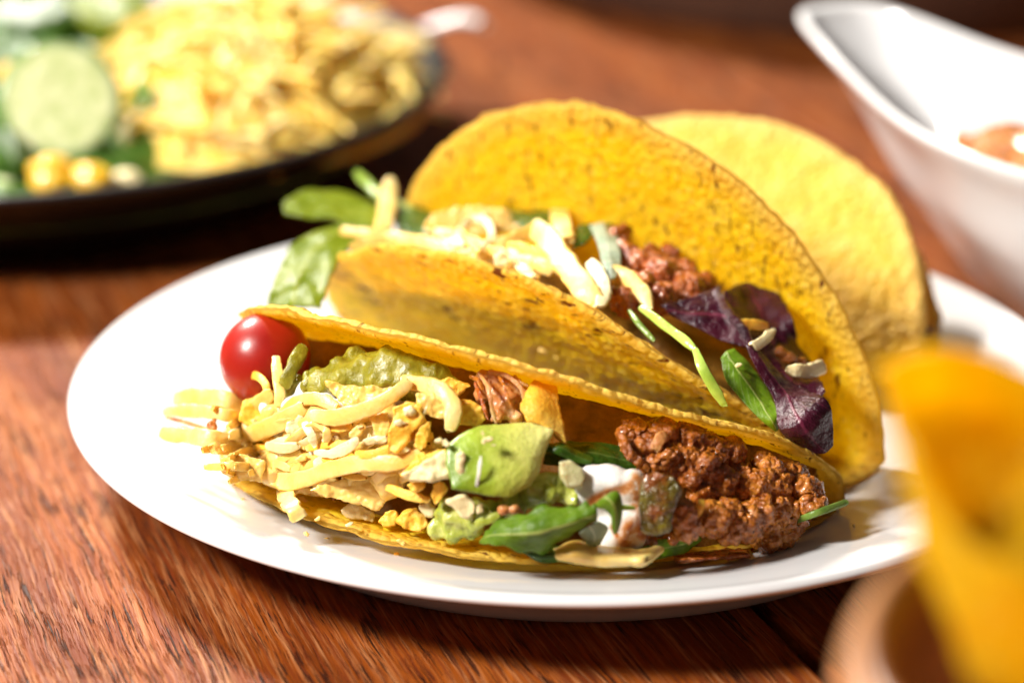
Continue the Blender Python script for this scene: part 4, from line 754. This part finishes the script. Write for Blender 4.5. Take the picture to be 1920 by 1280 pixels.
# heap of pale yellow grated cheese on the right half of the pan
mound('grated_cheese', -9.9, 22.2, 5.6, 7.0, 2.3, 3.1, food('grated_cheese_heap', [(.84, .44, .04), (.88, .60, .10), (.90, .70, .25)], nsc=.9, rough=.4, sss=.4, sscale=.3), 'heaped pale yellow grated cheese on the right side of the black pan', 'cheese', amp=.5, sc=.7, kind='stuff')
rb = np.random.default_rng(5)
def bstrip(P, w_, mat, label, cat, name='cheese_shred', group=None, thick=.5, n=14, taper=.7):
    P = catmull(P, n); T = np.gradient(P, axis=0); T /= np.linalg.norm(T, axis=1)[:, None]; m = 8; V = []
    for i in range(n):
        B = nrm(np.cross(T[i], [.1, .2, 1])); N = np.cross(B, T[i]); e = min(i, n-1-i)/(n/2); s = taper+(1-taper)*min(1, e*2)
        for j in range(m):
            a = 2*math.pi*j/m; V.append(P[i]+(B*math.cos(a)*w_/2+N*math.sin(a)*w_*thick/2)*s)
    F = [f[::-1] for f in grid_faces(n, m, True)+[tuple(range(m)), tuple(range((n-1)*m, n*m))[::-1]]]
    return tag(mesh(name, V, F, mat), label, cat, group)
HV, HF, ho = [], [], 0
for k in range(260):
    r = math.sqrt(rb.uniform()); t = rb.uniform(0, 2*math.pi); x = -9.9+5.6*r*math.cos(t); y = 22.2+7.0*r*math.sin(t)
    z = 2.3+3.1*(1-r**2.2)+rb.uniform(.05, .5); a = rb.uniform(0, math.pi); L = rb.uniform(1.1, 2.8); c = np.array([x, y, z]); d = np.array([math.cos(a), math.sin(a), rb.uniform(-.4, .4)])
    P = catmull([c-d*L/2, c+np.array([0, 0, rb.uniform(.0, .4)]), c+d*L/2], 8); w_ = rb.uniform(.25, .5)
    B = nrm(np.cross(d, [.1, .2, 1])); N = np.cross(B, d); m = 6
    V = [P[i]+(B*math.cos(2*math.pi*q/m)+N*math.sin(2*math.pi*q/m)*.5)*w_/2*(.7+.3*math.sin(math.pi*i/7)) for i in range(8) for q in range(m)]
    HF += [tuple(ho+v for v in f[::-1]) for f in grid_faces(8, m, True)+[tuple(range(m)), tuple(range(7*m, 8*m))[::-1]]]; HV += V; ho += 8*m
tag(mesh('grated_cheese', HV, HF, food('grated_shreds', [(.86, .48, .04), (.89, .64, .13), (.91, .75, .34)], nsc=.5, rough=.4, sss=.4, sscale=.2)), 'loose pale and orange shreds lying over the cheese heap in the black pan', 'cheese', kind='stuff')
def disc_slab(name, c, r, th, nv, mat, label, cat, sy=1.):
    nv = nrm(np.array(nv, float)); e1 = nrm(np.cross(nv, [0, 0, 1])); e2 = np.cross(nv, e1); V = []
    pr = [(.001, .5), (.2, .5), (.4, .5), (.6, .52), (.75, .51), (.86, .5), (.93, .46), (.97, .36), (1, 0), (.97, -.36), (.86, -.5), (.001, -.5)]
    for a, h in pr:
        for t in np.linspace(0, 2*math.pi, 48, endpoint=False): V.append(np.array(c)+(e1*math.cos(t)+e2*math.sin(t)*sy)*r*a+nv*h*th)
    rad = np.repeat([q[0] for q in pr], 48)
    return tag(mesh(name, V, [f[::-1] for f in grid_faces(len(pr), 48, True)], mat, attrs={'rad': rad}), label, cat)
b = NB('cucumber_flesh'); dd = b.n('ShaderNodeVectorMath'); dd.operation = 'LENGTH'; b.l(b.co, dd.inputs[0])
cc = b.ramp(b.noise(1.8, 5, .7), [(.35, (.45, .54, .20)), (.65, (.80, .82, .52))]); cc = b.mix(b.ramp(b.vor(2.6), [(.08, .8), (.2, 0)]), cc, (.86, .84, .50)); cc = b.mix(b.ramp(b.attr('rad'), [(.80, 0), (.99, 1)]), cc, (.05, .16, .02))
b.set(Base_Color=cc, Roughness=.12, Subsurface_Weight=.4, Subsurface_Radius=(.7, 1, .4), Subsurface_Scale=.3*K, Normal=b.bump(b.noise(2, 4), .06)); M['cucumber'] = b.m
def at_d(px, py, t): return CAM_POS+ray(px, py)*t
disc_slab('cucumber_slice', at_d(112, 190, 72.5), 1.85, .5, (.2, -.88, .48), M['cucumber'], 'large blurred pale green cucumber slice at the left of the black pan', 'cucumber slice')
disc_slab('cucumber_slice', at_d(20, 385, 71), 1.3, .5, (.1, -.3, .95), M['cucumber'], 'half hidden cucumber slice low at the left edge of the pan', 'cucumber slice')
disc_slab('cucumber_slice', at_d(55, 30, 86), 1.6, .4, (.2, -.3, .9), M['leaf_dark'], 'dark green slice at the top left corner of the pan', 'cucumber slice')
def bbl(name, px, py, t, rp, mat, label, cat, sc=(1, 1, 1), seed=1, kind=None):
    P = at_d(px, py, t); r = rp*t/FPX; bm = bmesh.new(); bmesh.ops.create_icosphere(bm, subdivisions=4, radius=1)
    V = np.array([v.co[:] for v in bm.verts]); F = [tuple(v.index for v in f.verts) for f in bm.faces]; bm.free()
    V = V*(1+.22*pn(V*1.3+seed))[:, None]*np.array(sc)*r+P
    return tag(mesh(name, V, F, mat), label, cat)
M['corn'] = food('sweetcorn', [(.86, .46, .02), (.92, .60, .05)], rough=.25, sss=.4, sscale=.25, coat=.4)
bbl('sweetcorn_kernel', 28, 150, 74, 36, M['corn'], 'yellow sweetcorn kernel at the left edge on the cucumber slice', 'sweetcorn', seed=1)
bbl('sweetcorn_kernel', 98, 328, 69.5, 42, M['corn'], 'bright yellow sweetcorn kernel low in the pan, left of a pair', 'sweetcorn', (1.1, 1, .9), seed=2)
bbl('sweetcorn_kernel', 172, 336, 69.5, 38, M['corn'], 'yellow sweetcorn kernel low in the pan, right of a pair', 'sweetcorn', (1.1, 1, .85), seed=3)
bbl('cheese_lump', 730, 112, 84, 72, food('pale_lump', [(.84, .58, .20), (.90, .74, .40)], rough=.4, sss=.3), 'rounded pale yellow lump at the right end of the pan heap', 'cheese', (1.25, 1, .8), seed=4)
bbl('cheese_lump', 500, 15, 88, 62, M['cheese'], 'pale cheese lump on top of the heap at the upper edge of the photo', 'cheese', (1, 1, 1), seed=6)
bbl('white_crumble', 265, 165, 76, 22, M['cream'], 'white blurred crumb between the cucumber and the cheese heap', 'cheese', (.8, 1, 1.4), seed=5)
bbl('white_crumble', 235, 250, 73, 18, M['onion'], 'pale wet bit below the white crumb beside the cucumber', 'onion bit', (.8, 1, 1.4), seed=7)
bbl('white_crumble', 235, 338, 70.5, 24, M['white_cheese'], 'pale crumb right of the pair of sweetcorn kernels', 'cheese', (1.3, 1, .8), seed=8)
def bleaf(cps, mat, label, t):
    C = [[at_d(q[0], q[1], t+(q[2] if len(q) > 2 else 0)) for q in r] for r in cps]
    A = np.array([catmull(C[i], 14) for i in range(len(C))]); G = np.array([catmull(A[:, j], 22) for j in range(14)]).transpose(1, 0, 2); V = G.reshape(-1, 3); F = grid_faces(22, 14); V = V+vnormals(V, F)*(.12*pn(V*1.1))[:, None]
    N = vnormals(V, F); k = len(V); FF = F+[tuple(k+i for i in f[::-1]) for f in F]
    s_, t_ = np.meshgrid(np.linspace(0, 1, 22), np.linspace(-1, 1, 14), indexing='ij'); lf = np.stack([s_.ravel(), t_.ravel(), s_.ravel()*0], -1)
    return tag(mesh('salad_leaf', np.vstack([V+N*.03, V-N*.03]), FF, mat, attrs={'leaf': np.vstack([lf, lf])}), label, 'leaf')
bleaf([[(120, -10), (150, 40, -1), (190, 80, -1)], [(200, -20), (230, 40, -1.5), (250, 70, -1)], [(260, -30), (290, 20, -1), (310, 50, 0)]], M['leaf_bright'], 'bright green leaf at the top of the pan between slice and cheese', 82)
bleaf([[(0, 0), (0, 40, -1), (0, 75, -1)], [(80, -10), (90, 40, -1.5), (110, 85, -1)], [(160, -20), (170, 20, -1), (190, 90, 0)]], M['leaf_dark'], 'dark green leaf along the top left of the pan', 83)
bleaf([[(200, 260), (215, 290, -1), (230, 320, -1)], [(245, 180), (260, 240, -1.5), (280, 300, -1)], [(270, 130), (290, 180, -1), (310, 240, 0)]], M['leaf'], 'green leaf squeezed between the cucumber slice and the cheese heap', 75)
bleaf([[(-20, 260), (-10, 300, -1), (-10, 330, -1)], [(20, 240), (30, 290, -1.5), (40, 340, -1)], [(60, 290), (70, 310, -1), (80, 340, 0)]], M['leaf_dark'], 'dark leaf under the cucumber slice at the left edge', 72)
# white spoon end behind the pan
spoon = bstrip([at_d(760, 66, 88), at_d(810, 52, 87.5), at_d(870, 36, 87), at_d(905, 44, 86.5)], .85, M['porcelain'], 'blurred white spoon handle end sticking out behind the black pan', 'spoon', name='spoon_handle', thick=.5, taper=.8)
bbl('dark_crumb', 932, 122, 93, 7, food('dark_crumb', [(.05, .012, .006), (.08, .02, .01)], rough=.2), 'small dark blurred crumb lying on the table right of the spoon', 'crumb')

# ------------------------------------------------------------------ white sauce boat, right
def boat():
    # outline in its own frame: x along the spout (negative = spout tip), closed loop
    ang = R_(112); tip = atz(1545, 16, 6.6)
    axd = nrm(np.array([.52, -.86, 0])); nx = np.array([-axd[1], axd[0], 0])       # from spout tip towards the bowl
    L = 19.5; nT = 120
    def ring(scale, z, lip=0., cut=0.):
        V = []
        for j in range(nT):
            a = 2*math.pi*j/nT; s = (1-math.cos(a))/2                              # 0 at spout tip, 1 at handle end
            wd = 2.5+2.4*(1/(1+math.exp(-(s-.38)*9))); wd *= math.sqrt(max(0, 1-((s-.5)/.5)**2))**.62*1.0
            wd = wd*(1 if s < .97 else 1)
            x = s*L; y = math.copysign(wd, math.sin(a)) if abs(math.sin(a)) > 1e-6 else 0
            x = 12.6+(x-12.6)*scale*(1-cut*(1 if s < .45 else 0)*(.45-s)); y = y*scale
            zz = z+(.7*math.exp(-(s/.22)**2)-.25*math.sin(math.pi*s)+.9*max(0, s-.8)*2)*lip
            V.append(tip*np.array([1, 1, 0])+axd*x+nx*y+np.array([0, 0, zz]))
        return V
    rows = [(.0015, .55, 0), (.24, .3, 0), (.27, .05, 0), (.32, .02, 0), (.36, .25, 0), (.45, 1.0, .05), (.62, 2.5, .3), (.83, 4.6, .75), (.99, 5.7, 1), (1.01, 5.95, 1), (.995, 6.05, 1), (.965, 5.95, 1), (.93, 5.5, .9), (.80, 4.3, .55), (.64, 2.6, .2), (.45, 1.4, 0), (.3, 1.0, 0), (.0015, .95, 0)]
    V = []
    base = [ring(s, z, l, 0) for s, z, l in rows]
    G = np.array(base); Q = np.array([catmull(G[:, j], 80) for j in range(nT)]).transpose(1, 0, 2)
    o = mesh('sauce_boat', Q.reshape(-1, 3), [f[::-1] for f in grid_faces(80, nT, True)][::-1], M['porcelain'])
    tag(o, 'blurred white porcelain sauce boat with a long spout at the upper right', 'sauce boat')
    c = tip*np.array([1, 1, 0])+axd*12.8
    return c, axd
bc, bax = boat()
P0 = bc+np.array([0, 0, 0])
def boat_fill():
    n, m = 40, 70; V = []; nx = np.array([-bax[1], bax[0], 0])
    for i in range(n):
        r = i/(n-1)
        for j in range(m):
            t = 2*math.pi*j/m; V.append(bc+bax*(5.2*r*math.cos(t)-.5)+nx*(3.0*r*math.sin(t))+np.array([0, 0, 4.6+.7*(1-r*r)]))
    V = np.array(V); V[:, 2] += .35*fbm(V, .9, 4, .6); V = np.vstack([V, [*(bc[:2]), 2.]]); k = len(V)-1
    F = grid_faces(n, m, True)+[(k, (n-1)*m+j, (n-1)*m+(j+1) % m) for j in range(m)]
    tag(mesh('ground_meat', V, [f[::-1] for f in F], M['meat']), 'blurred brown mince inside the white sauce boat', 'ground meat')
boat_fill()
# ------------------------------------------------------------------ brown dish behind
M['brown_glaze'] = food('brown_glaze', [(.11, .06, .042), (.15, .085, .06)], rough=.45, bd=0)
lathe_o = lathe('brown_dish', smooth_prof([(.001, .8), (12, .9), (16.6, 1.6), (18.8, 3.6), (19.6, 5.8), (19.9, 6.0), (20.1, 5.8), (19.4, 3.4), (17.6, 1.0), (16.6, .05), (16, .02), (12, .3), (.001, .3)], 70)[::-1], M['brown_glaze'], (14.5, 57.0, 0), 120)
tag(lathe_o, 'dark brown round dish with only its lower side showing at the top edge', 'dish')

# ------------------------------------------------------------------ wooden bowl and taco shell close to the lens, lower right
b = NB('turned_wood'); mp = b.n('ShaderNodeMapping'); mp.inputs['Scale'].default_value = (.25, 1.2, 1.2); b.l(b.co, mp.inputs[0])
b.set(Base_Color=b.ramp(b.noise(1.2, 4, .6, mp.outputs[0]), [(.3, (.20, .08, .03)), (.55, (.34, .15, .06)), (.75, (.48, .25, .12))]), Roughness=.35, Specular_IOR_Level=.5); M['bowl_wood'] = b.m
wb = lathe('wooden_bowl', [(r_*.88, z_*1.27) for r_, z_ in smooth_prof([(.001, 5.4), (2.0, 5.4), (3.6, 5.5), (4.7, 5.8), (5.25, 6.3), (5.45, 6.8), (5.5, 7.2), (5.8, 7.5), (6.15, 7.2), (6.2, 6.4), (5.9, 4.2), (4.8, 1.6), (3.6, .4), (3.0, .02), (2.6, .02), (2.2, .4), (.001, .4)], 80)[::-1]], M['bowl_wood'], (8.0, -28.1, 0), 120)
tag(wb, 'blurred round wooden bowl in the lower right foreground', 'bowl')
M['chip'] = m_shell('tortilla_chip', base=((.94, .60, .006), (.95, .68, .010), (.96, .74, .03)), char=0, trans=.68)
def chip(rows, label, wob=.15, seed=1):
    C = np.array([[CAM_POS+ray(q[0], q[1])*q[2]*.88 for q in r_] for r_ in rows]); n, m = 90, 40
    A = np.array([catmull(C[i], m) for i in range(len(C))]); G = np.array([catmull(A[:, j], n) for j in range(m)]).transpose(1, 0, 2)
    V = G.reshape(-1, 3); F = grid_faces(n, m); N = vnormals(V, F); V = V+N*(wob*pn(V*.6+seed)+.04*pn(V*2.5))[:, None]; N = vnormals(V, F); k = len(V)
    FF = F+[tuple(k+i for i in f[::-1]) for f in F]; bd = [i*m for i in range(n)]+[(n-1)*m+j for j in range(1, m)]+[i*m+m-1 for i in range(n-2, -1, -1)]+[j for j in range(m-2, 0, -1)]
    FF += [(bd[i], bd[(i+1) % len(bd)], k+bd[(i+1) % len(bd)], k+bd[i]) for i in range(len(bd))]
    VV = np.vstack([V+N*.09, V-N*.09]); o = mesh('taco_shell', VV, FF, M['chip'], attrs={'disc': VV, 'streak': VV, 'edge': VV[:, 0]*0+.3})
    tag(o, label, 'taco shell')
chip([[(1655, 690, 37.5), (1740, 652, 37.8), (1850, 668, 38), (1990, 740, 38)], [(1690, 800, 37.6), (1770, 800, 38.4), (1880, 820, 38.6), (2010, 860, 38.4)], [(1760, 1000, 36.5), (1830, 1100, 36.8), (1920, 1130, 36.9), (2030, 1150, 36.9)], [(1790, 1130, 35.4), (1850, 1230, 35.6), (1940, 1270, 35.7), (2040, 1290, 35.7)], [(1740, 1050, 34.3), (1820, 1250, 34), (1910, 1300, 33.8), (2020, 1300, 33.8)], [(1690, 850, 34.6), (1790, 990, 33.8), (1880, 1050, 33.5), (2000, 1110, 33.5)]], 'very blurred bright yellow folded taco shell with an orange hollow, standing in the wooden bowl')
bbl('purple_leaf_bit', 1738, 622, 60, 9, M['leaf_purple'], 'tiny purple leaf bit on the plate behind the rearmost shell', 'leaf bit')
